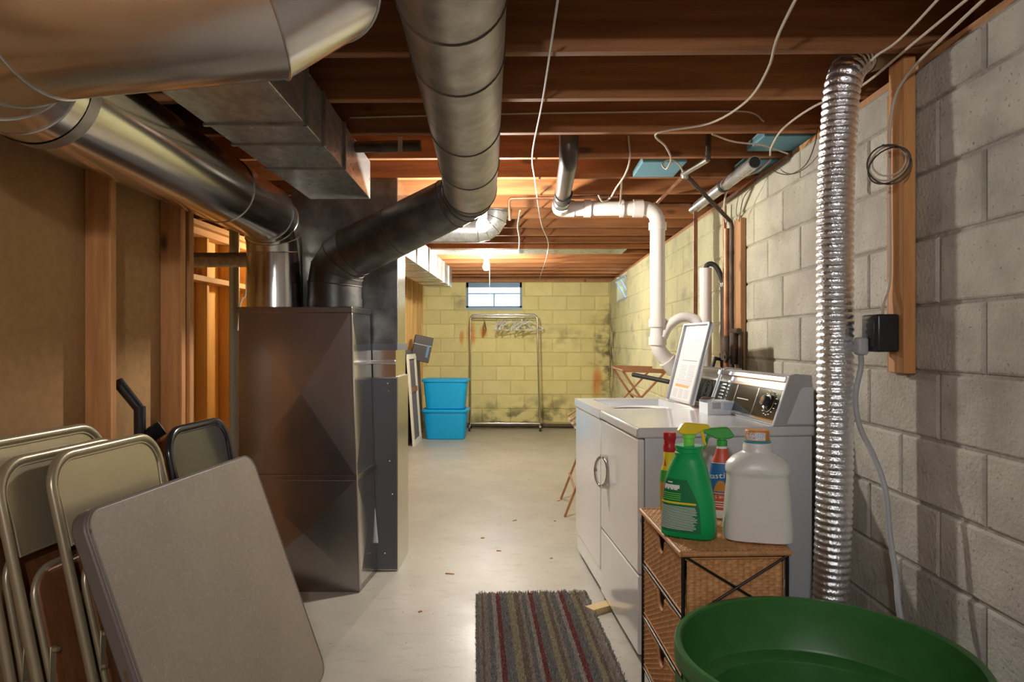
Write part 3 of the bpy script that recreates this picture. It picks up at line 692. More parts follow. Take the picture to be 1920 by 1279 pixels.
# lid hinged at the back of the opening, leaning back
LH = .43; la = R(14); ly0, ly1 = .735, 1.125
def lid(u, v, o): # u along y, v up the lid, o outward (towards the front / camera)
    return Vector((.488 + v * math.sin(la) - o * math.cos(la), ly1 + (ly0 - ly1) * u, .925 + v * math.cos(la) + o * math.sin(la)))
lp = G().hexa([lid(0, 0, 0), lid(1, 0, 0), lid(1, LH, 0), lid(0, LH, 0), lid(0, 0, .012), lid(1, 0, .012), lid(1, LH, .012), lid(0, LH, .012)]).build('lid', 'enamel', wm, local=True, smooth=0, bevel=.003)
for (u0, u1, v0, v1) in ((0, .045, 0, LH), (.955, 1, 0, LH), (0, 1, LH - .014, LH)):
    G().hexa([lid(u0, v0, .012), lid(u1, v0, .012), lid(u1, v1, .012), lid(u0, v1, .012), lid(u0, v0, .028), lid(u1, v0, .028), lid(u1, v1, .028), lid(u0, v1, .028)]).build('lid_rim', 'grey_plastic', lp, local=True, smooth=0, bevel=.004)
G().hexa([lid(.06, .012, .012), lid(.94, .012, .012), lid(.94, LH - .03, .012), lid(.06, LH - .03, .012), lid(.06, .012, .0135), lid(.94, .012, .0135), lid(.94, LH - .03, .0135), lid(.06, LH - .03, .0135)]).build('instruction_sheet', 'paper', lp, local=True, smooth=0)
def ink(name, mat, rows, dz=.0137):
    g = G()
    for u0, u1, v0, v1 in rows: g.add([lid(u0, v0, dz), lid(u1, v0, dz), lid(u1, v1, dz), lid(u0, v1, dz)], [(0, 1, 2, 3)])
    g.build(name, mat, lp, local=True, smooth=0)
rows = []
random.seed(3)
for c_, (a, b) in enumerate(((.22, .50), (.54, .82))):
    for k in range(9): rows.append((a, b - random.uniform(0, .05), .195 - k * .0085, .1985 - k * .0085))
for k in range(5): rows.append((.18, .80 - random.uniform(0, .05), .112 - k * .006, .1145 - k * .006))
for c_, (a, b) in enumerate(((.16, .34), (.38, .56), (.60, .78))):
    for k in range(8): rows.append((a, b - random.uniform(0, .03), .065 - k * .006, .0675 - k * .006))
ink('printed_text', 'ink_grey', rows)
ink('printed_rule', 'ink', [(.22, .80, .222, .226), (.30, .55, .338, .3395), (.60, .78, .338, .3395), (.16, .80, .118, .1195)])
ink('printed_table', 'ink_grey', [(.28, .62, .322 - k * .008, .3228 - k * .008) for k in range(11)])
ink('warning_bar', 'ink_orange', [(.18, .72, .078, .092)])
random.seed(11)
# open carton on the dryer
bx = thing('carton', 'small white printed carton with torn open brown top on the dryer', 'carton', mat=MA @ Matrix.Translation((.44, .43, .9135)) @ Matrix.Rotation(R(2), 4, 'Z'))
W_, D_, H_, th = .165, .10, .062, .002
G().box((0, 0, 0), (W_, D_, th)).box((0, 0, th), (W_, th, H_)).box((0, D_ - th, th), (W_, D_, H_)).box((0, th, th), (th, D_ - th, H_ * .85)).box((W_ - th, th, th), (W_, D_ - th, H_)).build('box', 'carton', bx, local=True, smooth=0)
G().hexa([(0, D_ - .004, H_), (.05, D_ - .004, H_), (.05, D_ - .002, H_), (0, D_ - .002, H_), (-.01, D_ * .4, H_ + .016), (.055, D_ * .4, H_ + .012), (.055, D_ * .41, H_ + .014), (-.01, D_ * .41, H_ + .018)]).build('flap', 'carton_inside', bx, local=True, smooth=0)
G().box((.06, .03, th), (W_ - .004, D_ - .004, H_ - .004)).build('contents', 'paper', bx, local=True, smooth=0)
g = G()
for k in range(5): g.add([(.075, -.0004, .05 - k * .007), (.158, -.0004, .05 - k * .007), (.158, -.0004, .0525 - k * .007), (.075, -.0004, .0525 - k * .007)], [(0, 1, 2, 3)])
g.build('printed_text', 'ink_blue', bx, local=True, smooth=0)
G().add([(.022, -.0004, .026), (.062, -.0004, .026), (.062, -.0004, .055), (.022, -.0004, .055)], [(0, 1, 2, 3)]).build('printed_panel', 'ink_grey', bx, local=True, smooth=0)
one('wood_block', G().box((-.07, -.03, 0), (.09, .03, .028)), 'pine_block', 'short pine offcut pushed under the front of the dryer', 'wood block', bevel=.002).matrix_basis = Matrix.Translation((.35, 3.17, 0)) @ Matrix.Rotation(R(35), 4, 'Z')

# ================================================================== WICKER DRAWERS AND WHAT STANDS ON THEM
WK = Matrix.Translation((.445, 1.955, 0)) @ Matrix.Rotation(R(3.4), 4, 'Z')
WX, WY, WT = .315, .505, .65
wk = thing('wicker_drawers', 'three drawer wicker tower with black metal frame in front of the dryer', 'drawer unit', mat=WK)
def weave(fn, w_, h_, hole=None):
    """woven panel: rows of cane passing over and under stakes; fn(u, v, depth) -> point"""
    ph, pw = .0085, .018; nu, nv = int(w_ / pw * 4), int(h_ / ph * 4); g = G(); idx = {}
    for j in range(nv + 1):
        for i in range(nu + 1):
            u, v = w_ * i / nu, h_ * j / nv; r = v / ph; row = int(r)
            rd = math.sqrt(max(0, 1 - (2 * (r - row) - 1) ** 2)); un = .72 * math.cos(2 * math.pi * u / pw) + .28 * math.cos(math.pi * u / pw + math.pi * row)
            idx[i, j] = len(g.v); g.v.append(tuple(fn(u, v, .0018 * rd + .0032 * rd * un)))
    for j in range(nv):
        for i in range(nu):
            if hole:
                u, v = w_ * (i + .5) / nu, h_ * (j + .5) / nv
                if v > hole[1] - .064 and ((u - hole[0]) / .045) ** 2 + (max(0, hole[1] - .014 - v) / .046) ** 2 < 1: continue
            g.f.append((idx[i, j], idx[i + 1, j], idx[i + 1, j + 1], idx[i, j + 1]))
    return g
for k in range(3):
    z0 = .095 + .183 * k; zh = .165
    dw = G().box((.012, .016, z0), (.016 + .002, WY - .016, z0 + .02)).build('drawer', 'wicker', wk, local=True, smooth=0)
    weave(lambda u, v, dp: (.010 - dp, WY - .018 - u, z0 + v), WY - .036, zh, ((WY - .036) / 2, zh)).build('drawer_front', 'wicker', dw, local=True, smooth=1.2, kind='stuff')
    weave(lambda u, v, dp: (.018 + u, .012 - dp, z0 + v), WX - .036, zh).build('drawer_side', 'wicker', dw, local=True, smooth=1.2, kind='stuff')
    G().box((.02, WY - .014, z0), (WX - .02, WY - .012, z0 + zh)).box((WX - .014, .014, z0), (WX - .012, WY - .014, z0 + zh)).box((.02, .014, z0), (WX - .02, WY - .014, z0 + .004)).build('drawer_back', 'wicker', dw, local=True, smooth=0)
    hw = (WY) / 2
    rim = [(.010, WY - .016, z0 + zh)] + [(.010, hw + .045 * math.cos(a), z0 + zh - .014 - .046 * math.sin(a)) for a in [math.pi * q / 8 for q in range(9)]] + [(.010, .016, z0 + zh)]
    G().tube(rim, .0055, 7).build('drawer_rim', 'wicker_roll', dw, local=True)
    G().tube([(.014, .012, z0 + zh), (WX - .014, .012, z0 + zh)], .006, 7).build('drawer_rim', 'wicker_roll', dw, local=True)
    G().tube([(.010, .016, z0 + .003), (.010, WY - .016, z0 + .003)], .0045, 7).build('drawer_rim', 'wicker_roll', dw, local=True)
for x, y in ((.006, .006), (WX - .006, .006), (.006, WY - .006), (WX - .006, WY - .006)): G().tube([(x, y, 0), (x, y, WT - .012)], .0055, 8).build('frame_post', 'black_rod', wk, local=True)
for k in range(4):
    z = .085 + .183 * k
    for a, b in (((.006, .006), (.006, WY - .006)), ((WX - .006, .006), (WX - .006, WY - .006)), ((.006, .006), (WX - .006, .006)), ((.006, WY - .006), (WX - .006, WY - .006))):
        G().tube([(*a, z), (*b, z)], .0045, 8).build('frame_rail', 'black_rod', wk, local=True)
for sg in (0, 1):
    a, b = ((.012, .002, .632), (WX - .012, .002, .095)) if sg else ((WX - .012, .0, .632), (.012, .0, .095))
tq = .455
for z_a, z_b in ((.635, .455), (.452, .272), (.269, .089)):
    G().tube([(.010, .000, z_a), (WX - .010, .000, z_b)], .0035, 8).build('cross_brace', 'black_rod', wk, local=True)
    G().tube([(WX - .010, -.003, z_a), (.010, -.003, z_b)], .0035, 8).build('cross_brace', 'black_rod', wk, local=True)
tp = G().box((.004, .004, WT - .014), (WX - .004, WY - .004, WT - .005)).build('top', 'wicker', wk, local=True, smooth=0)
weave(lambda u, v, dp: (.006 + v, .006 + u, WT - .0045 + dp), WY - .012, WX - .012).build('top_weave', 'wicker', tp, local=True, smooth=1.2, kind='stuff')
for a, b in (((0, 0), (WX, 0)), ((0, 0), (0, WY)), ((WX, 0), (WX, WY)), ((0, WY), (WX, WY))):
    G().tube([(*a, WT - .008), (*b, WT - .008)], .0085, 10).build('rolled_edge', 'wicker_roll', tp, local=True)
ZT = WT + .0005
# green detergent bottle
gb = thing('detergent_bottle', 'green detergent bottle with yellow sprayer head stuck in its mouth', 'bottle', (.505, 2.12, ZT), R(-25))
S = [(0, .076, .046, 0, 0, 3), (.006, .083, .052, 0, 0, 3), (.05, .082, .052, 0, 0, 3), (.12, .077, .050, -.001, 0, 2.8), (.17, .068, .047, -.003, 0, 2.6), (.21, .057, .044, -.002, 0, 2.4), (.235, .048, .042, 0, 0, 2.2), (.245, .041, .041, 0, 0, 2),
     (.25, .0425, .0425, 0, 0, 2), (.256, .0425, .0425, 0, 0, 2), (.258, .039, .039, 0, 0, 2), (.270, .039, .039, 0, 0, 2), (.272, .042, .042, 0, 0, 2), (.278, .042, .042, 0, 0, 2)]
G().loft(S, 48).build('body', 'det_green', gb, local=True, smooth=.9)
def gl(u, v, off=.0008): # label coordinates: u -1..1 across the face, v height
    return loft_at(S, R(-118) + u * R(52), v, off)
lab = G().patch(lambda u, v: gl((u * 2 - 1) * (1 - .55 * max(0, v - .45) ** 1.2 * 1.5), .018 + .16 * v), 16, 20).build('label', 'det_label', gb, local=True, smooth=.9)
g = G(); random.seed(5)
for k in range(17):
    v = .095 - k * .0042; g.patch(lambda u, w_, v=v, e=random.uniform(.70, .88): gl(-.72 + u * (e + .72), v + w_ * .0016, .0013), 10, 1)
g.build('printed_text', 'white_print', lab, local=True, smooth=0)
G().patch(lambda u, w_: gl(-.86 + u * 1.72, .104 + w_ * .006, .0014), 10, 1).build('yellow_stripe', 'yellow_p', lab, local=True, smooth=0)
g = G()
for k in range(4): g.patch(lambda u, w_, k=k: gl(-.6 + u * 1.05, .134 - k * .006 + w_ * .0018, .0013), 8, 1)
g.build('printed_text', 'lime', lab, local=True, smooth=0)
g = G(); 
for uc in (-.42, -.18, .06, .26): g.patch(lambda u, w_, uc=uc: gl(uc - .10 + u * .16, .1455 + w_ * .006, .0014), 3, 1)
g.patch(lambda u, w_: gl(-.55 + u * .95, .150 + w_ * .011, .0015), 8, 1); g.patch(lambda u, w_: gl(-.30 + u * .34, .166 + w_ * .004, .0014), 3, 1)
g.build('emblem', 'white_print', lab, local=True, smooth=0)
G().lathe([(.017, .255), (.0165, .300), (.020, .301), (.020, .312)], 20).build('sprayer_neck', 'lime', gb, local=True)
def head(t, mat, ang, z, sc=1.0, tmat=None):
    m = Matrix.Rotation(ang, 4, 'Z')
    prof = [(-.030, .000), (-.036, .006), (-.022, .026), (-.012, .032), (.044, .026), (.060, .024), (.062, .012), (.046, .010), (.030, .002), (.018, -.004), (-.018, -.004)]
    h = G().prism([(a * sc, b * sc) for a, b in prof], lambda u, v, d: m @ Vector((u, d, z + v)), -.011 * sc, .011 * sc).build('sprayer_head', mat, t, local=True, smooth=.6, bevel=.004 * sc)
    tr = [m @ Vector((u * sc, 0, z + v * sc)) for u, v in ((.036, .010), (.043, -.006), (.046, -.024), (.052, -.036))]
    G().tube(tr, [.006 * sc, .005 * sc, .0045 * sc, .003 * sc], 8).build('trigger', tmat or mat, h, local=True)
    return h
head(gb, 'yellow_p', R(25 + 8), .315, 1.05)
# white jug
jg = thing('laundry_jug', 'big scuffed white plastic jug with orange and white cap', 'jug', (.705, 2.09, ZT), R(-14))
S2 = [(0, .088, .062, 0, 0, 3.6), (.006, .100, .072, 0, 0, 3.6), (.03, .101, .073, 0, 0, 3.6), (.12, .095, .069, 0, 0, 3.4), (.19, .0885, .066, 0, 0, 3.2), (.199, .0895, .067, 0, 0, 3), (.203, .093, .070, 0, 0, 2.8), (.212, .094, .071, 0, 0, 2.6), (.228, .090, .068, 0, 0, 2.4),
      (.246, .074, .060, 0, 0, 2.2), (.258, .055, .050, 0, 0, 2), (.264, .044, .044, 0, 0, 2), (.268, .042, .042, 0, 0, 2), (.282, .042, .042, 0, 0, 2), (.284, .040, .040, 0, 0, 2), (.292, .040, .040, 0, 0, 2)]
G().loft(S2, 56).build('body', 'jug_white', jg, local=True, smooth=.9)
g = G(); random.seed(9)
for k in range(26):
    a = R(random.uniform(-130, -55)); z = random.choice([random.uniform(.20, .25), random.uniform(.20, .25), random.uniform(.06, .19)]); da = R(random.uniform(-4, 4)); dz = random.uniform(-.004, .004)
    g.patch(lambda u, v, a=a, z=z, da=da, dz=dz: loft_at(S2, a + da * u + R(.2) * v, z + dz * u + .0006 * v, .0005), 3, 1)
g.build('scuffs', 'scuff', jg, local=True, smooth=0, kind='stuff')
G().lathe([(.0385, .290), (.0395, .291), (.0395, .297), (.036, .299)], 32).build('cap_ring', 'teal_p', jg, local=True)
cp = G().lathe([(.0345, .297), (.0355, .300), (.0355, .326), (.033, .330), (.001, .3305)], 36).build('cap', 'orange_p', jg, local=True)
def capf(a0, z0_): return lambda x, y: (.0362 * math.cos(a0 + x / .0362), .0362 * math.sin(a0 + x / .0362), z0_ + y)
ca = R(-104)
G().patch(lambda u, v: (.0359 * math.cos(ca - .86 + u * 1.72), .0359 * math.sin(ca - .86 + u * 1.72), .3015 + v * .023), 12, 1).build('cap_label', 'white_print', cp, local=True, smooth=.9)
text_on(cp, 'lettering', 'red_p', 'NEW', .0135, capf(ca - .42, .319)); text_on(cp, 'lettering', 'red_p', 'LOOK', .0125, capf(ca - .42, .3075))
text_on(cp, 'lettering', 'ink_blue', 'SAME', .0115, capf(ca + .42, .3195)); text_on(cp, 'lettering', 'ink_blue', 'GREAT', .0105, capf(ca + .42, .3115)); text_on(cp, 'lettering', 'ink_blue', 'CLEAN', .006, capf(ca + .42, .3045))
# cleaner spray
sb_ = thing('spray_bottle', 'cleaner spray bottle with red and blue label and green trigger head', 'bottle', (.668, 2.335, ZT), R(-20))
S3 = [(0, .030, .022, 0, 0, 2.6), (.004, .034, .026, 0, 0, 2.6), (.05, .036, .028, 0, 0, 2.5), (.10, .036, .028, 0, 0, 2.4), (.15, .039, .029, 0, 0, 2.3), (.185, .034, .026, 0, 0, 2.2), (.215, .022, .019, 0, 0, 2), (.235, .0175, .0165, 0, 0, 2), (.245, .017, .0165, 0, 0, 2)]
G().loft(S3, 40).build('body', 'white_print', sb_, local=True, smooth=.9)
def ring(za, zb, off, a0=-math.pi, a1=math.pi): return lambda u, v: loft_at(S3, a0 + (a1 - a0) * u, za + (zb - za) * v, off)
l3 = G().patch(ring(.088, .186, .0008), 40, 10).build('label', 'blue_label', sb_, local=True, smooth=.9)
G().patch(ring(.188, .235, .0008), 40, 6).build('shoulder_label', 'red_label', sb_, local=True, smooth=.9)
G().patch(ring(.030, .086, .0008), 40, 6).build('lower_label', 'red_label', sb_, local=True, smooth=.9)
G().patch(lambda u, v: loft_at(S3, R(-92) + (u - .5) * 1.3, .092 + .038 * v * math.sin(math.pi * u), .0013), 14, 6).build('badge', 'orange_p', l3, local=True, smooth=.9)
def s3f(a0, z): return lambda x, y: loft_at(S3, R(a0) + x / .034, z + y + x * .15, .0018)
text_on(l3, 'lettering', 'white_print', 'fantastik', .027, s3f(-128, .143)); text_on(l3, 'lettering', 'white_print', '5 in 1', .015, s3f(-90, .075))
g = G()
for k in range(3): g.patch(lambda u, v, k=k: loft_at(S3, R(-120) + u * 1.2, .040 + k * .008 + .003 * v, .0013), 8, 1)
g.build('printed_text', 'white_print', l3, local=True, smooth=0)
G().lathe([(.018, .243), (.018, .262), (.013, .264), (.013, .275)], 20).build('sprayer_neck', 'green_p', sb_, local=True)
head(sb_, 'green_p', R(20 + 172), .272, 1.15)
# red capped bottle
rbt = thing('cleaner_bottle', 'slim bottle with red cap and yellow neck at the back of the wicker top', 'bottle', (.505, 2.40, ZT), R(10))
S4 = [(0, .030, .024, 0, 0, 2.6), (.004, .034, .027, 0, 0, 2.6), (.12, .034, .027, 0, 0, 2.4), (.15, .030, .025, 0, 0, 2.2), (.17, .022, .021, 0, 0, 2), (.215, .0205, .0205, 0, 0, 2)]
G().loft(S4, 36).build('body', 'yellow_p', rbt, local=True, smooth=.9)
G().patch(lambda u, v: loft_at(S4, -math.pi + 2 * math.pi * u, .02 + .13 * v, .0008), 36, 8).build('label', 'green_p', rbt, local=True, smooth=.9)
G().patch(lambda u, v: loft_at(S4, R(-178) + 1.1 * u, .01 + .10 * v, .0014), 12, 8).build('side_label', 'orange_p', rbt, local=True, smooth=.9)
G().patch(lambda u, v: loft_at(S4, R(-165) + .5 * u, .165 + .03 * v * (1 - u), .0010), 6, 4).build('red_flash', 'red_label', rbt, local=True, smooth=.9)
G().lathe([(.021, .213), (.0225, .216), (.0225, .232), (.0195, .240), (.0195, .252), (.022, .256), (.0225, .274), (.020, .280), (.001, .281)], 28).build('cap', 'red_p', rbt, local=True)
# ================================================================== TUB, RUG
tb = thing('plastic_tub', 'big dark green round plastic tub in front of the wicker drawers', 'tub', (.685, 1.585, 0))
RT_ = .325; HT = .54
pr = [(.001, .004), (.235, .004), (.245, .02), (.258, .385), (.260, .392), (.266, .396), (.300, .404), (.304, .410), (.313, HT - .03), (.316, HT - .004), (.320, HT), (.330, HT), (.333, HT - .004), (.333, HT - .045), (.316, HT - .048), (.308, .39), (.252, .0), (.001, 0)]
G().lathe(pr, 96, (.685, 1.585, 0), caps=False).build('shell', 'tub_green', tb, smooth=.6)
for a in (R(195), R(15)):
    g = G(); g.patch(lambda u, v: (.685 + (.334 + .006) * math.cos(a + (u - .5) * .5), 1.585 + (.334 + .006) * math.sin(a + (u - .5) * .5), HT - .045 - .05 + .05 * v), 12, 1)
    g.build('handle_band', 'tub_green', tb, smooth=.9)
RG = Matrix.Translation((-.145, 2.04, 0)) @ Matrix.Rotation(R(4.3), 4, 'Z')
rg = thing('rug', 'striped shaggy runner rug in grey beige and dark red on the concrete', 'rug', mat=RG)
RWd, RLn = .545, 1.31
G().box((0, 0, 0), (RWd, RLn, .008)).build('backing', 'rug_base', rg, local=True, smooth=0)
g = G(); random.seed(21)
for k in range(42000):
    x = random.uniform(.002, RWd - .002); y = RLn * (1 - random.random() ** .85 * .92); a = random.uniform(0, 6.283); h = random.uniform(.008, .018); wd = .0022
    dx, dy = math.cos(a) * wd, math.sin(a) * wd; lx, ly = random.uniform(-.008, .008), random.uniform(-.008, .008); n = len(g.v)
    g.v += [(x - dx, y - dy, .007), (x + dx, y + dy, .007), (x + lx + dx * .6, y + ly + dy * .6, .007 + h), (x + lx - dx * .6, y + ly - dy * .6, .007 + h)]; g.f.append((n, n + 1, n + 2, n + 3))
g.build('pile', 'rug_pile', rg, local=True, smooth=0, kind='stuff')

random.seed(8)
for px, py, ln, lb in ((965, 977, .035, 'dark wood chip in the middle of the aisle, level with the dryer handle'), (843, 1077, .05, 'longest wood chip, lying between furnace and rug'), (788, 1148, .02, 'wood chip nearest the leaning card table'),
                       (1040, 978, .02, 'wood chip on the aisle closest to the washer front'), (905, 1010, .025, 'wood chip left of the aisle centre beyond the rug'), (1034, 1048, .02, 'wood chip just beyond the far right rug corner'),
                       (935, 1034, .03, 'wood chip just beyond the far left rug corner'), (1048, 940, .03, 'farthest wood chip, near the drying rack feet')):
    p = atz(px, py, 0); a = random.uniform(0, 3.1); g = G()
    g.hexa([(-ln / 2, -.006, 0), (ln / 2, -.003, 0), (ln / 2, .004, 0), (-ln / 2, .006, 0), (-ln / 2, -.004, .004), (ln / 2 - .004, -.002, .006), (ln / 2 - .004, .003, .006), (-ln / 2, .004, .004)])
    o = one('wood_chip', g, 'board_wood', lb, 'wood chip', 'wood chips on the aisle floor', smooth=0); o.location = p; o.rotation_euler = (0, 0, a)

# ================================================================== DRYER VENT HOSE, WALL POST, OUTLET
path = [at(1600, 118, 2.30), at(1583, 150, 2.28), at(1573, 240, 2.28), at(1566, 420, 2.28), at(1566, 800, 2.28), at(1562, 1000, 2.28), at(1556, 1180, 2.29)]
path[0] = Vector((1.12, 2.315, 2.20)); path = [Vector((1.215, 2.33, 2.235))] + path + [Vector((1.03, 2.33, .20)), Vector((1.04, 2.42, .11)), Vector((1.05, 2.60, .10))]
sp_ = spline(path, 40); L_ = [0]
for i in range(1, len(sp_)): L_.append(L_[-1] + (sp_[i] - sp_[i - 1]).length)
pitch = .0225; nst = int(L_[-1] / pitch * 5); pts = []; rad = []; j = 0
for k in range(nst + 1):
    s = L_[-1] * k / nst
    while j < len(L_) - 2 and L_[j + 1] < s: j += 1
    t = (s - L_[j]) / max(1e-6, L_[j + 1] - L_[j]); pts.append(sp_[j].lerp(sp_[j + 1], t)); ph = (s / pitch) % 1
    rad.append(.0515 + .0065 * abs(math.sin(math.pi * ph)) ** .7)
vh = thing('vent_hose', 'crinkled silver foil dryer vent hose standing by the block wall', 'hose', (1.03, 2.28, 0))
G().tube(pts, rad, 28, caps=False).build('hose', 'foil', vh, smooth=1.2)
G().tube([(1.21, 2.33, 2.235), (1.14, 2.318, 2.21)], .06, 28, caps=False).build('vent_connector', 'galvanised_dull', vh)
po = thing('wall_post', 'upright wooden two by four fixed to the near block wall', 'post', (1.20, 2.2, 1.15))
G().box((XR - .044, 2.145, 1.148), (XR - .006, 2.235, 2.137)).build('board', 'stud_wood', po, smooth=0, bevel=.004)
G().box((XR - .022, 2.24, 1.148), (XR - .006, 2.285, 2.06)).build('backing_board', 'board_wood', po, smooth=0)
ob = thing('outlet_box', 'black outlet box on the wooden wall post', 'outlet', (1.15, 2.22, 1.2))
G().box((XR - .115, 2.165, 1.215), (XR - .045, 2.27, 1.335)).build('box', 'black_plastic', ob, bevel=.008, seg=3)
G().box((XR - .119, 2.180, 1.23), (XR - .113, 2.255, 1.32)).build('face_plate', 'black_plastic', ob, bevel=.002)
cd = thing('power_cord', 'grey power cord plugged into the black outlet and trailing down the wall', 'cord', (1.1, 2.25, 1.25))
G().box((XR - .155, 2.205, 1.205), (XR - .119, 2.245, 1.262)).build('plug', 'cord_grey', cd, bevel=.010, seg=3)
pc = [Vector((XR - .137, 2.225, 1.21)), at(1614, 690, 2.24), at(1604, 745, 2.22), at(1612, 800, 2.18), at(1640, 860, 2.12), at(1660, 920, 2.08), at(1668, 1000, 2.06), at(1680, 1080, 2.03), at(1690, 1170, 1.99), Vector((1.17, 2.0, .02))]
for i in range(1, len(pc)): pc[i].x = min(pc[i].x, XR - .016)
G().tube(spline(pc, 8), .0085, 10).build('cord', 'cord_grey', cd)
cb = thing('wire_coil', 'loops of thin wire hanging from a nail on the wall post', 'wire', (1.17, 2.15, 1.8))
cc = Vector((XR - .098, 2.13, 1.80)); hx = Vector((.83, -.55, 0))
for q, (rr_, dz, dy, ti) in enumerate(((.046, .006, 0, 0), (.054, -.002, .006, .1), (.060, -.008, .012, -.12), (.056, -.012, .016, .25))):
    loop = [cc + hx * (rr_ * math.cos(a)) + Vector((dy * -.5 + ti * .06 * math.sin(a), -dy, rr_ * math.sin(a) + dz)) for a in [2 * math.pi * k / 28 for k in range(30)]]
    G().tube(loop, .0026, 6, caps=False).build('wire_loop', 'cable' if q < 2 else 'iron', cb)
G().tube([(XR - .044, 2.155, 1.852), (XR - .112, 2.14, 1.858)], .003, 8).build('nail', 'iron', cb)

# ================================================================== CABLES
def cable(label, pts, r, mat='cable', n=6): return one('cable', G().tube(spline(pts, n), r * .8, 7), mat, label, 'cable')
cable('thin white cord strung under the joists down the middle of the room', [atz(1047, -8, 2.12), atz(1017, 190, 2.125), atz(998, 290, 2.125), atz(1003, 340, 2.12), atz(1015, 420, 2.12), atz(1028, 467, 2.12), atz(1012, 522, 2.12)], .0045, 'cable_white')
cable('pale cable looping down from the near joists to the pipe joint', [Vector((.66, 1.5, 2.13)), atz(1462, 60, 2.10), atz(1440, 130, 2.09), atz(1400, 190, 2.10), atz(1330, 232, 2.12), atz(1232, 250, 2.13), at(1248, 275, 3.0), at(1258, 298, 3.05), at(1250, 317, 3.1), at(1242, 308, 3.12), at(1256, 300, 3.15), at(1273, 308, 3.3), at(1280, 322, 3.5)], .0055)
cable('pale cable crossing the joists above the wooden wall post', [Vector((1.0, 1.4, 2.125)), atz(1700, 62, 2.128), atz(1640, 108, 2.128), atz(1604, 150, 2.128)], .005)
cable('pale cable running under the joists behind the foil hose', [Vector((1.12, 1.45, 2.128)), atz(1715, 80, 2.128), atz(1610, 165, 2.126), atz(1530, 198, 2.126), atz(1470, 240, 2.12), at(1447, 275, 3.05), at(1444, 292, 3.1)], .0055)
cable('pale cable stapled down the wooden wall post to the outlet', [Vector((1.15, 1.55, 2.128)), Vector((1.165, 1.9, 2.10)), Vector((1.168, 2.12, 2.06)), Vector((1.168, 2.20, 1.98)), Vector((1.168, 2.212, 1.8)), Vector((1.168, 2.208, 1.5)), Vector((1.166, 2.215, 1.42)), Vector((1.155, 2.225, 1.37)), Vector((1.15, 2.22, 1.33))], .006)
cable('cable stapled along the face of a dark joist', [Vector((-.75, 2.903, 2.205)), Vector((-.2, 2.903, 2.215)), Vector((.3, 2.903, 2.22)), Vector((.8, 2.903, 2.222)), Vector((.95, 2.9, 2.215)), Vector((1.0, 2.88, 2.17))], .005)
cable('cut cable dangling between the joists above the white pipe', [at(1178, 255, 3.30), at(1181, 298, 3.32), at(1172, 328, 3.4), at(1156, 352, 3.5), at(1144, 372, 3.6), at(1130, 378, 3.6), at(1122, 366, 3.6)], .006)
cable('cable sagging between joist and top of block wall', [atz(1335, 252, 2.13), atz(1375, 266, 2.12), atz(1430, 273, 2.12), Vector((1.19, 3.12, 2.10))], .005)
cable('twisted cable running along the joists past the lit bulb', [atz(975, 396, 2.125), atz(971, 425, 2.125), atz(974, 450, 2.125), atz(972, 478, 2.125)], .008)
cable('thin loose wire drooping on the block wall left of the foil hose', [Vector((1.2, 3.15, 2.09)), at(1450, 318, 3.3), at(1478, 328, 3.15), at(1510, 310, 2.95), at(1528, 270, 2.8), at(1532, 240, 2.8)], .003, 'iron')
cable('pale cable curving down the block wall to the water pipes', [at(1445, 300, 3.3), at(1420, 322, 3.5), at(1380, 338, 3.75), at(1362, 362, 3.88), at(1358, 392, 3.95), at(1362, 418, 3.95)], .007)
cable('thin wire arcing over the top of the pipe board', [at(1438, 305, 3.42), at(1415, 345, 3.5), at(1395, 370, 3.6), at(1388, 400, 3.72), at(1386, 416, 3.76)], .0028, 'iron')

# ================================================================== PLUMBING
st = thing('drain_stack', 'thick white plastic drain pipe dropping from the joists behind the washer', 'pipe', (.81, 4.2, 0))
zh = 2.063
P = fillet([(.235, 4.2, zh), (.81, 4.2, zh), (.81, 4.2, 1.20), (1.10, 4.25, .88), (1.10, 4.25, .3)], {1: .085, 2: .10, 3: .08}, 6)
G().tube(P, .0455, 24).build('pipe', 'pvc', st)
for a, b in (((.36, 4.2, zh), (.40, 4.2, zh)), ((.58, 4.2, zh), (.60, 4.2, zh)), ((.66, 4.2, zh), (.72, 4.2, zh)), ((.81, 4.2, 1.975), (.81, 4.2, 1.93)), ((.81, 4.2, 1.385), (.81, 4.2, 1.335)), ((.81, 4.2, 1.275), (.81, 4.2, 1.225))):
    G().tube([a, b], .0545, 24).build('coupling', 'pvc', st)
G().tube([(.87, 4.21, 1.135), (.925, 4.22, 1.075)], .0555, 24).build('coupling', 'pvc', st)
G().tube(fillet([(.30, 4.2, zh), (.213, 4.2, zh), (.213, 4.06, zh)], .06, 5), .051, 24).build('elbow', 'pvc', st)
bs = thing('waste_pipe', 'black waste pipe coming down through the joists into the white drain', 'pipe', (.213, 4.0, 2.07))
G().tube(fillet([(.213, 4.07, zh + .004), (.20, 3.16, zh + .022), (.20, 3.12, 2.36)], .07, 5), .044, 24).build('pipe', 'abs_black', bs)
G().tube([(.213, 4.05, zh + .004), (.2115, 3.90, zh + .007)], .047, 24).build('coupling', 'steel', bs)
for y in (4.04, 3.92, 3.80): G().tube([(.2125, y, zh + .005), (.2125, y - .015, zh + .005)], .050, 24).build('clamp', 'rubber', bs)
sp2 = thing('standpipe', 'white washer standpipe with its curved branch to the drain', 'pipe', (1.09, 4.15, 1.0))
G().tube([(1.09, 4.15, .95), (1.09, 4.15, 1.69)], .036, 24).build('pipe', 'pvc', sp2)
G().tube([(1.09, 4.15, 1.30), (1.09, 4.15, 1.34)], .042, 24).build('coupling', 'pvc', sp2)
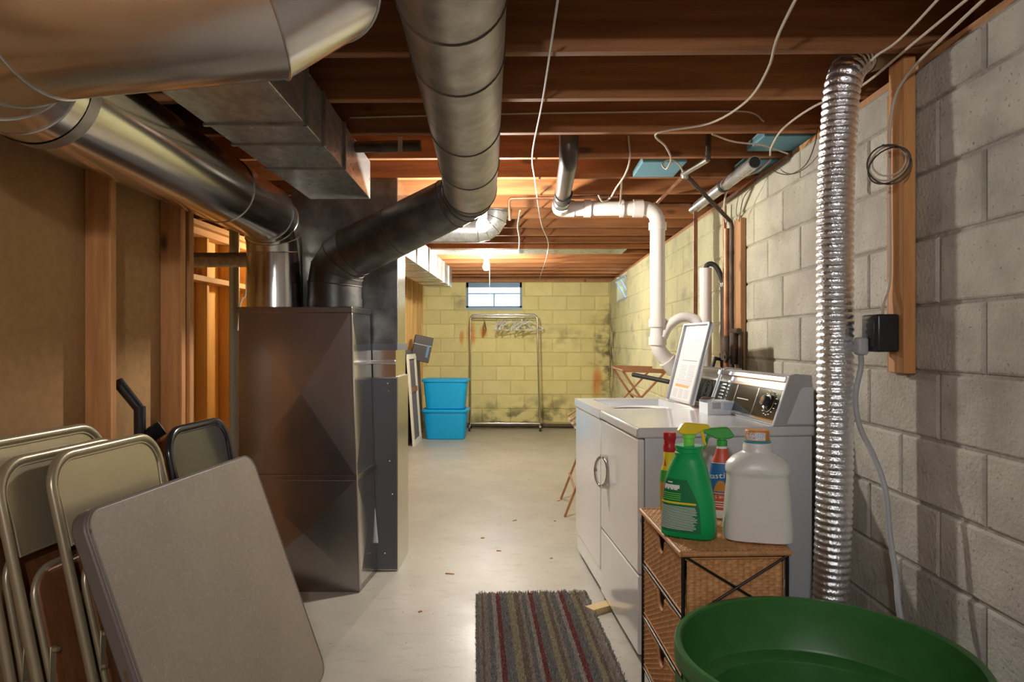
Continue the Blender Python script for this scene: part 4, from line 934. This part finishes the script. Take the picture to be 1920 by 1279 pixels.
G().tube(spline([(.825, 4.19, 1.24), (.87, 4.185, 1.335), (.94, 4.175, 1.39), (1.01, 4.165, 1.39), (1.055, 4.15, 1.35), (1.075, 4.15, 1.28)], 6), .030, 20).build('branch', 'pvc', sp2)
hs = thing('drain_hose', 'black ribbed hose hooked over the white standpipe', 'hose', (1.1, 4.15, 1.7))
G().tube(spline([(1.09, 4.15, 1.62), (1.092, 4.148, 1.69), (1.11, 4.14, 1.715), (1.145, 4.13, 1.70), (1.175, 4.12, 1.635), (1.185, 4.12, 1.55), (1.185, 4.12, 1.25), (1.18, 4.10, .9)], 6), .015, 14).build('hose', 'rubber', hs)
G().tube([(1.181, 4.12, 1.60), (1.184, 4.12, 1.575)], .019, 14).build('clamp', 'steel_edge', hs)
one('copper_pipe', G().tube(fillet([(.816, 4.3, 2.107), (1.067, 4.3, 2.107), (1.067, 4.3, .9)], .02, 3), .0125, 12), 'copper', 'copper pipe dropping beside the white drain to the laundry corner', 'pipe')
one('copper_pipe', G().tube(fillet([(-.095, 4.14, 1.98), (-.10, 4.14, 2.115), (.56, 4.14, 2.125)], .02, 3), .010, 10), 'copper', 'thin copper pipe running under the joists from the bulb to the drain', 'pipe')
pj = thing('pipe_junction', 'steel and copper water pipes meeting in a cross under the joists', 'pipe', (.826, 3.55, 2.118))
J = Vector((.826, 3.55, 2.112))
G().tube([J, Vector((.816, 4.28, 2.107))], .011, 12).build('pipe', 'copper', pj)
G().tube([J, Vector((1.165, 3.9, 1.93)), Vector((1.172, 3.9, 1.90)), Vector((1.172, 3.9, 1.0))], .012, 12).build('pipe', 'iron', pj)
G().tube([J + Vector((-.01, .01, 0)), Vector((.87, 3.27, 2.115))], .013, 12).build('pipe', 'steel', pj)
G().lathe([(.001, -.024), (.017, -.02), (.022, 0), (.017, .02), (.001, .024)], 12, J, caps=False).build('fitting', 'steel', pj)
G().tube([Vector((.816, 4.245, 2.107)), Vector((.816, 4.30, 2.107))], .017, 12).build('elbow', 'copper', pj)
G().tube([Vector((.87, 3.27, 2.115)), Vector((.872, 3.26, 2.30))], .013, 12).build('pipe', 'iron', pj)
cn = thing('conduit', 'fat galvanised pipe under the joists next to the block wall', 'pipe', (1.07, 3.3, 2.08))
G().tube([(1.075, 3.22, 2.088), (1.065, 4.35, 2.085)], .030, 20).build('pipe', 'galvanised', cn)
G().tube([(1.071, 3.68, 2.0865), (1.071, 3.72, 2.0865)], .033, 20).build('clamp', 'rubber', cn)
G().tube([(1.075, 3.221, 2.088), (1.075, 3.219, 2.088)], .026, 20).build('mouth_shade', 'recess_shade', cn)  # black disc painted as the shade inside the pipe end
pb = thing('pipe_board', 'weathered plank on the block wall carrying old water pipes and valves', 'board', (1.2, 3.85, .9))
G().box((XR - .035, 3.785, .9), (XR - .006, 3.90, 1.93)).build('plank', 'board_wood', pb, smooth=0, bevel=.003)
G().box((XR - .030, 4.02, .9), (XR - .006, 4.10, 1.90)).build('plank', 'board_wood', pb, smooth=0, bevel=.003)
G().tube([(1.165, 3.975, .9), (1.165, 3.975, 1.90)], .020, 14).build('pipe', 'copper', pb)
G().tube([(1.175, 4.05, .9), (1.175, 4.05, 2.05)], .012, 12).build('pipe', 'copper', pb)
G().tube([(1.185, 3.775, .95), (1.185, 3.775, 1.30)], .012, 12).build('pipe', 'iron', pb)
G().tube([(1.165, 3.975, 1.14), (1.165, 3.975, 1.28)], .033, 16).build('valve_body', 'iron', pb)
G().tube([(1.17, 3.76, 1.305), (1.17, 3.90, 1.305)], .016, 12).build('cross_pipe', 'iron', pb)
vv = G().tube([(1.165, 3.84, 1.12), (1.165, 3.84, 1.30)], .022, 14).build('valve_body', 'iron', pb)
G().lathe([(.012, -.006), (.030, -.006), (.034, 0), (.030, .006), (.012, .006)], 14).build('valve_wheel', 'iron', pb, local=True).matrix_basis = Matrix.Translation(Vector((1.12, 3.84, 1.16)) - pb.location) @ Matrix.Rotation(R(90), 4, 'Y')
G().tube([(1.165, 3.84, 1.16), (1.11, 3.84, 1.16)], .008, 10).build('valve_stem', 'iron', pb)
hv = thing('washer_taps', 'pair of dark hose taps behind the open washer lid', 'taps', (1.15, 4.0, 1.1))
for y, z in ((4.0, 1.14), (3.93, 1.06), (3.96, .98)):
    G().tube([(1.155, y, z - .04), (1.15, y, z + .04)], .020, 12).build('tap_body', 'iron', hv); G().tube([(1.15, y, z), (1.10, y - .02, z + .01), (1.08, y - .02, z - .06)], .010, 10).build('spout', 'rubber', hv)
ps = thing('gas_pipe', 'short black pipe strapped under the joists left of the dull duct', 'pipe', (-.6, 2.98, 2.1))
G().tube([(-.80, 2.99, 2.103), (-.46, 2.99, 2.108)], .025, 14).build('pipe', 'iron', ps)
G().box((-.555, 2.962, 2.074), (-.535, 2.964, JB)).build('strap', 'cable', ps, smooth=0)
one('pipe_strap', G().bar(at(1166, 335, 3.72), at(1163, 384, 4.14), .012, .002, (0, 1, 0)), 'cable', 'perforated metal strap holding up the white drain pipe', 'strap')
for lb, a, b in (('piece of blue foam board tucked above the wall by the foil hose', (1.05, 3.02, JB + .01), (XR + .13, 3.26, JB + .05)), ('long strip of blue foam board lying between joists above the pipe cross', (.58, 3.39, JB - .005), (.80, 3.70, JB + .03)),
                 ('piece of blue foam board stuffed in the joist bay over the pipe board', (1.12, 3.40, JB + .005), (XR + .13, 3.68, JB + .05))):
    one('foam_board', G().box(a, b), 'blue_foam', lb, 'foam board', smooth=0, bevel=.004)

# ================================================================== FOLDING CHAIRS, CARD TABLE, VACUUM HOSE
def rrect(w_, h_, r, n=6, top_only=False):
    pts = []
    for cx_, cy_, a0 in ((w_ / 2 - r, h_ - r, 0), (-w_ / 2 + r, h_ - r, 90), (-w_ / 2 + r, r, 180), (w_ / 2 - r, r, 270)):
        for k in range(n + 1):
            a = R(a0 + 90 * k / n); pts.append((cx_ + r * math.cos(a), cy_ + r * math.sin(a)))
    return pts
def folding_chair(label, metal, seatmat, near, far, foot, hgt, dark=False, group=None):
    """near/far: the two shoulders of the back frame; foot: how far the feet stand out from below the top"""
    n_, f_ = Vector(near), Vector(far); ax = (f_ - n_); w_ = ax.length; ax.normalize()
    pl = Vector((ax.y, -ax.x, 0)).normalized(); top = (n_ + f_) / 2 + Vector((0, 0, hgt)); bot = Vector((top.x, top.y, 0)) + pl * foot
    up = (top - bot); up = (up - ax * up.dot(ax)).normalized(); H = top.z / up.z; bot = top - up * H; nz = ax.cross(up).normalized()
    m = Matrix((ax, up, nz)).transposed().to_4x4(); m.translation = bot
    t = thing('folding_chair', label, 'chair', mat=m, group=group)
    r = .0135
    U = [(-w_ / 2, r, 0), (-w_ / 2, H, 0), (w_ / 2, H, 0), (w_ / 2, r, 0)]
    G().tube(fillet(U, .09, 8), r, 14).build('back_frame', metal, t, local=True)
    # pressed back panel with rounded lower corners, bowed a little
    bw, bh = w_ - .03, .23
    outl = [(u, v) if v > bh / 2 else (sgn(u) * bw / 2 * .97, 0 if v < .02 else v) for u, v in rrect(bw, bh, .08, 7)]
    outl = [q for k, q in enumerate(outl) if k == 0 or (Vector(q) - Vector(outl[k - 1])).length > .002]
    def bow(u, v): return -.004 + .02 * (1 - (2 * u / bw) ** 2) * -1 + .012 * (1 - (2 * u / bw) ** 2)
    g = G().prism([(u, v) for u, v in outl], lambda u, v, d: (u, H - .015 - bh + v, d), -.005, .003); g.build('backrest', metal, t, local=True, smooth=.6, bevel=.004, seg=2)
    G().tube([(u, H - .015 - bh + v, .004) for u, v in outl] + [(outl[0][0], H - .015 - bh + outl[0][1], .004), (outl[1][0], H - .015 - bh + outl[1][1], .004)], .0035, 6, caps=False).build('backrest_bead', metal, t, local=True)
    # seat folded flat between the frames
    sw, sh, sy = w_ - .055, .40, H - .30 - .40
    if dark:
        G().prism(rrect(sw, sh, .06), lambda u, v, d: (u, sy + v, d), .010, .035).build('seat', seatmat, t, local=True, smooth=.6, bevel=.006)
    else:
        G().prism(rrect(sw, sh, .055), lambda u, v, d: (u, sy + v, d), .016, .028).build('seat', seatmat, t, local=True, smooth=.6, bevel=.005)
    q = fillet([(-sw / 2 - .004, sy - .02, .016), (-sw / 2 - .004, sy + sh + .008, .016), (sw / 2 + .004, sy + sh + .008, .016), (sw / 2 + .004, sy - .02, .016)], .075, 6)
    G().tube(q, .009, 10).build('seat_frame', metal, t, local=True)
    # rear legs: second inverted U
    lw = w_ - .075; lh = H - .38
    G().tube(fillet([(-lw / 2, r, -.026), (-lw / 2, lh, -.022), (lw / 2, lh, -.022), (lw / 2, r, -.026)], .06, 6), .011, 12).build('rear_leg_frame', metal, t, local=True)
    G().tube([(-w_ / 2, .16, 0), (w_ / 2, .16, 0)], .008, 10).build('cross_bar', metal, t, local=True)
    for sx in (-1, 1):
        x = sx * (w_ / 2 - .010)
        lk = G().bar((x - sx * .004, .36, .022), (x - sx * .026, .46, .030), .004, .022, (1, 0, 0)); lk.build('link', metal, t, local=True, bevel=.001)
        for yy_, xx_, zz_ in ((.37, x - sx * .004, .022), (.45, x - sx * .024, .030)): G().tube([(xx_, yy_, zz_), (xx_, yy_, zz_ + .014)], .006, 10).build('rivet', metal, t, local=True)
        G().tube([(sx * w_ / 2, 0, 0), (sx * w_ / 2, .03, 0)], .0145, 12).build('foot_cap', 'rubber', t, local=True)
    return t
GC = 'folding chairs stacked against the stud wall'
CN, CF = Vector((-1.300, 1.825, .86)), Vector((-1.276, 2.32, .86))
for lb, dv, ft in (('beige folding chair with brown seat directly behind the card table', Vector((0, 0, 0)), .21), ('beige folding chair with brown seat cut off by the left picture edge', Vector((-.066, -.10, .0)), .205),
                   ('beige folding chair standing hindmost against the fibreboard wall', Vector((-.132, -.10, .045)), .19)):
    folding_chair(lb, 'beige_metal', 'seat_brown', CN + dv, CF + dv, ft, .07, group=GC)
folding_chair('glossy black folding chair behind the card table corner', 'black_metal', 'black_metal', (-1.26, 2.36, .86), (-1.25, 2.80, .86), .19, .07, dark=True, group=GC)
# card table leaning on the chairs
BRc, TRc = Vector((-.742, 2.54, 0)), Vector((-1.038, 2.56, .817))
e = (TRc - BRc).normalized(); b_ = Vector((-.09, -.996, 0)); b_ = (b_ - e * b_.dot(e)).normalized(); nn = -(b_.cross(e)).normalized()
TW = .865
mt = Matrix((b_, e, nn)).transposed().to_4x4(); mt.translation = BRc + b_ * (TW / 2) + Vector((0, 0, .012))
ct = thing('card_table', 'folded taupe vinyl card table leaning against the chairs', 'table', mat=mt)
tp2 = G().prism(rrect(TW, TW, .055, 8), lambda u, v, d: (u, v, d), -.012, .0).build('top', 'vinyl', ct, local=True, smooth=.6, bevel=.006, seg=3)
G().prism(rrect(TW + .006, TW + .006, .058, 8), lambda u, v, d: (u, v - .003, d), -.052, -.010).build('apron', 'vinyl_edge', ct, local=True, smooth=.6, bevel=.006, seg=2)
ol = rrect(TW - .004, TW - .004, .054, 8); G().tube([(u, v + .002, -.001) for u, v in ol] + [(ol[0][0], ol[0][1] + .002, -.001), (ol[1][0], ol[1][1] + .002, -.001)], .003, 6, caps=False).build('edge_piping', 'vinyl_edge', tp2, local=True)
for sx in (-1, 1):
    for v0, v1 in ((.08, .70), (.16, .78)): G().tube([(sx * (.36 if v0 < .1 else .32), v0, -.066), (sx * (.36 if v0 < .1 else .32), v1, -.066)], .011, 10).build('folded_leg', 'beige_metal', ct, local=True)
G().box((TW / 2 - .004, .42, -.036), (TW / 2 + .004, .455, -.026)).build('leg_latch', 'steel_edge', ct, local=True, smooth=0)
# vacuum wand and hose
vc = thing('vacuum_wand', 'black vacuum handle and ribbed hose propped between the studs', 'vacuum wand', (-1.38, 2.45, .6))
pw = [at(220, 716, 2.45), at(262, 768, 2.45), at(263, 830, 2.45)]
G().tube([pw[0], pw[1]], [.020, .018], 14).build('handle', 'black_plastic', vc); G().tube([pw[1] + Vector((0, 0, .01)), pw[2] - Vector((0, 0, .25))], .020, 14).build('wand', 'black_plastic', vc)
hp = spline([at(305, 802, 2.50), at(285, 815, 2.48), at(270, 832, 2.46), at(262, 870, 2.46)], 14)
G().tube(hp, [.026 + .004 * (k % 2) for k in range(len(hp))], 16).build('ribbed_hose', 'rubber', vc)

# ================================================================== BACK OF THE ROOM
def tote(z, label):
    t = thing('storage_tote', label, 'tote', (-1.02, 8.80, z), group='stacked blue totes')
    G().loft([(0, .235, .16, 0, 0, 7), (.01, .245, .17, 0, 0, 7), (.30, .275, .195, 0, 0, 7), (.345, .278, .198, 0, 0, 7), (.346, .288, .206, 0, 0, 7), (.362, .288, .206, 0, 0, 7)], 56).build('body', 'tote_blue', t, local=True, smooth=.6)
    G().loft([(.352, .298, .215, 0, 0, 7), (.376, .300, .217, 0, 0, 7), (.382, .292, .21, 0, 0, 7), (.383, .27, .19, 0, 0, 7), (.378, .265, .185, 0, 0, 7)], 56).build('lid', 'tote_lid', t, local=True, smooth=.6)
tote(0, 'bright blue storage tote at the bottom of the stack by the back wall'); tote(.383, 'bright blue storage tote sitting on top of the other')
ck = thing('clothes_rack', 'chrome rolling garment rack standing under the back window', 'clothes rack', (-.28, 9.6, 0))
xa, xb, yc = -.775, .165, 9.62
G().tube(fillet([(xa, yc, .085), (xa, yc, 1.62), (xb, yc, 1.62), (xb + .04, yc, .085)], .07, 6), .013, 14).build('frame', 'rack_steel', ck)
G().tube([(xa, yc, 1.585), (xb, yc, 1.585)], .009, 12).build('hanging_rail', 'rack_steel', ck)
G().tube([(xa, yc, .09), (xb + .04, yc, .09)], .015, 12).build('lower_rail', 'rack_steel', ck)
for x in (xa, xb + .04):
    G().tube([(x, yc - .20, .065), (x, yc + .16, .065)], .014, 12).build('foot_bar', 'rack_steel', ck)
    for y in (yc - .18, yc + .14): G().tube([(x - .012, y, .024), (x + .012, y, .024)], .024, 16).build('caster', 'rubber', ck); G().tube([(x, y, .03), (x, y, .07)], .008, 8).build('caster_stem', 'rack_steel', ck)
hg = None; random.seed(2)
def hanger_mesh(t, mat):
    hk = [(.0, 0, .0), (0, 0, .025)] + [(.02 * math.sin(a) - .0, 0, .047 - .02 * math.cos(a) + .0) for a in [R(k * 30) for k in range(1, 8)]]
    G().tube(hk, .003, 7).build('hook', 'steel_edge', t, local=True)
    G().tube(fillet([(0, 0, .0), (.21, 0, -.10), (.19, 0, -.125), (-.19, 0, -.125), (-.21, 0, -.10), (0, 0, .0)], .012, 3), .0085, 8).build('hanger_body', mat, t, local=True)
for k, (x, rz, mt_) in enumerate(((-.575, 88, 'hanger_brown'), (-.385, 84, 0), (-.33, 60, 0), (-.29, 72, 0), (-.20, 35, 0), (-.12, 70, 0), (-.05, 48, 0), (.0, 62, 0), (.06, 25, 0))):
    lb = ['lone narrow hanger at the left of the garment rack', 'white hanger seen edge on, leftmost of the bunch', 'second white hanger from the left of the bunch', 'third white hanger from the left of the bunch', 'white hanger turned wide in the middle of the bunch',
          'white hanger just right of the widest one', 'third white hanger from the right of the bunch', 'second white hanger from the right of the bunch', 'rightmost white hanger swung almost flat to the wall'][k]
    t = thing('coat_hanger', lb, 'hanger', (x, yc, 1.585 - .055), R(rz), group='hangers on the garment rack'); hanger_mesh(t, mt_ or 'hanger_white')
# leaning frame, panel, hanging folder
fm = thing('wooden_frame', 'white painted wooden frame leaning by the blue totes', 'frame', (-1.33, 8.35, 0))
p = [Vector((-1.325, 8.10, 0)), Vector((-1.325, 8.62, 0)), Vector((-1.40, 8.62, 1.06)), Vector((-1.40, 8.10, 1.06))]
for i in range(4): G().bar(p[i] + Vector((0, 0, .025 if i == 0 else 0)), p[(i + 1) % 4] + Vector((0, 0, .025 if i == 0 else 0)), .06, .025, (1, 0, .07)).build('rail', 'frame_white', fm, smooth=0)
G().bar(p[0].lerp(p[3], .62), p[1].lerp(p[2], .62), .06, .02, (1, 0, .07)).build('mid_rail', 'rack_wood', fm, smooth=0)
G().add([v + Vector((-.008, 0, .01)) for v in p], [(0, 1, 2, 3)]).build('mesh_panel', 'frame_mesh', fm, smooth=0)
one('wall_panel', G().hexa([(-1.42, 8.05, 0), (-1.40, 8.05, 0), (-1.40, 9.35, 0), (-1.42, 9.35, 0), (-1.475, 8.05, 1.14), (-1.455, 8.05, 1.14), (-1.455, 9.35, 1.14), (-1.475, 9.35, 1.14)]), 'panel_purple', 'dark purplish sheet leaning on the studs behind the white frame', 'panel', smooth=0)
fo = thing('hanging_case', 'dark flat case hanging from a cord on the far studs', 'case', (-1.33, 8.75, 1.15))
G().box((-.12, -.02, -.165), (.12, .02, .165)).build('case', 'folder_dark', fo, local=True, smooth=0, bevel=.008)
G().box((-.115, -.026, .045), (.115, -.02, .055)).build('case_seam', 'ink_grey', fo, local=True, smooth=0)
G().box((.06, -.028, -.10), (.09, -.02, .06)).build('spine_label', 'folder_blue', fo, local=True, smooth=0)
fo.rotation_euler = (0, R(12), R(15))
G().tube([(-.03, 0, .165), (-.06, .02, .30), (-.10, .03, .38)], .004, 6).build('cord', 'cable', fo, local=True)
# wooden drying rack behind the washer
dk = thing('drying_rack', 'folding wooden drying rack with crossed legs beyond the washer', 'drying rack', (.65, 5.1, 0))
for y, o_ in ((4.86, 0), (5.40, .0)):
    for a, b in (((.29, 0), (.47, .46)), ((1.02, 0), (.84, .46)), ((.47, .46), (1.0, 1.03)), ((.84, .46), (.70, .70)), ((.98, .62), (.70, 1.04))):
        G().bar((a[0] - .01, y, a[1]), (b[0] - .01, y + .0, b[1]), .014, .028, (0, 1, 0)).build('leg', 'rack_wood', dk, smooth=0)
for x, z in ((.70, 1.04), (1.0, 1.03), (.83, .84), (.47, .46), (.84, .46), (.36, .20), (.95, .20)): G().tube([(x - .01, 4.83, z), (x - .01, 5.43, z)], .008, 8).build('dowel', 'rack_wood', dk)
G().bar((.69, 4.86, 1.045), (1.0, 4.86, 1.035), .012, .03).build('top_rail', 'rack_wood', dk, smooth=0); G().bar((.69, 5.40, 1.045), (1.0, 5.40, 1.035), .012, .03).build('top_rail', 'rack_wood', dk, smooth=0)
sl = thing('slat_crate', 'small slatted wooden piece low on the floor beyond the washer', 'crate', (.40, 5.6, .55))
for k in range(4): G().bar((.33 + .02 * k, 5.35, .66 - .035 * k), (.45 + .02 * k, 5.35, .74 - .035 * k), .02, .012).build('slat', 'rack_wood', sl, smooth=0)
G().bar((.345, 5.36, .645), (.42, 5.36, .53), .012, .02).build('side_rail', 'frame_white', sl, smooth=0); G().bar((.45, 5.36, .74), (.53, 5.36, .62), .012, .02).build('side_rail', 'rack_wood', sl, smooth=0)
G().bar((.42, 5.36, .53), (.42, 5.36, 0), .012, .02, (1, 0, 0)).build('leg', 'rack_wood', sl, smooth=0)
G().bar((.53, 5.36, .62), (.53, 5.36, 0), .012, .02, (1, 0, 0)).build('leg', 'rack_wood', sl, smooth=0)
one('foam_bar', G().tube([at(1187, 703, 4.35), at(1256, 717, 4.12)], .014, 14), 'rubber', 'black padded bar sticking out from behind the washer lid', 'bar')
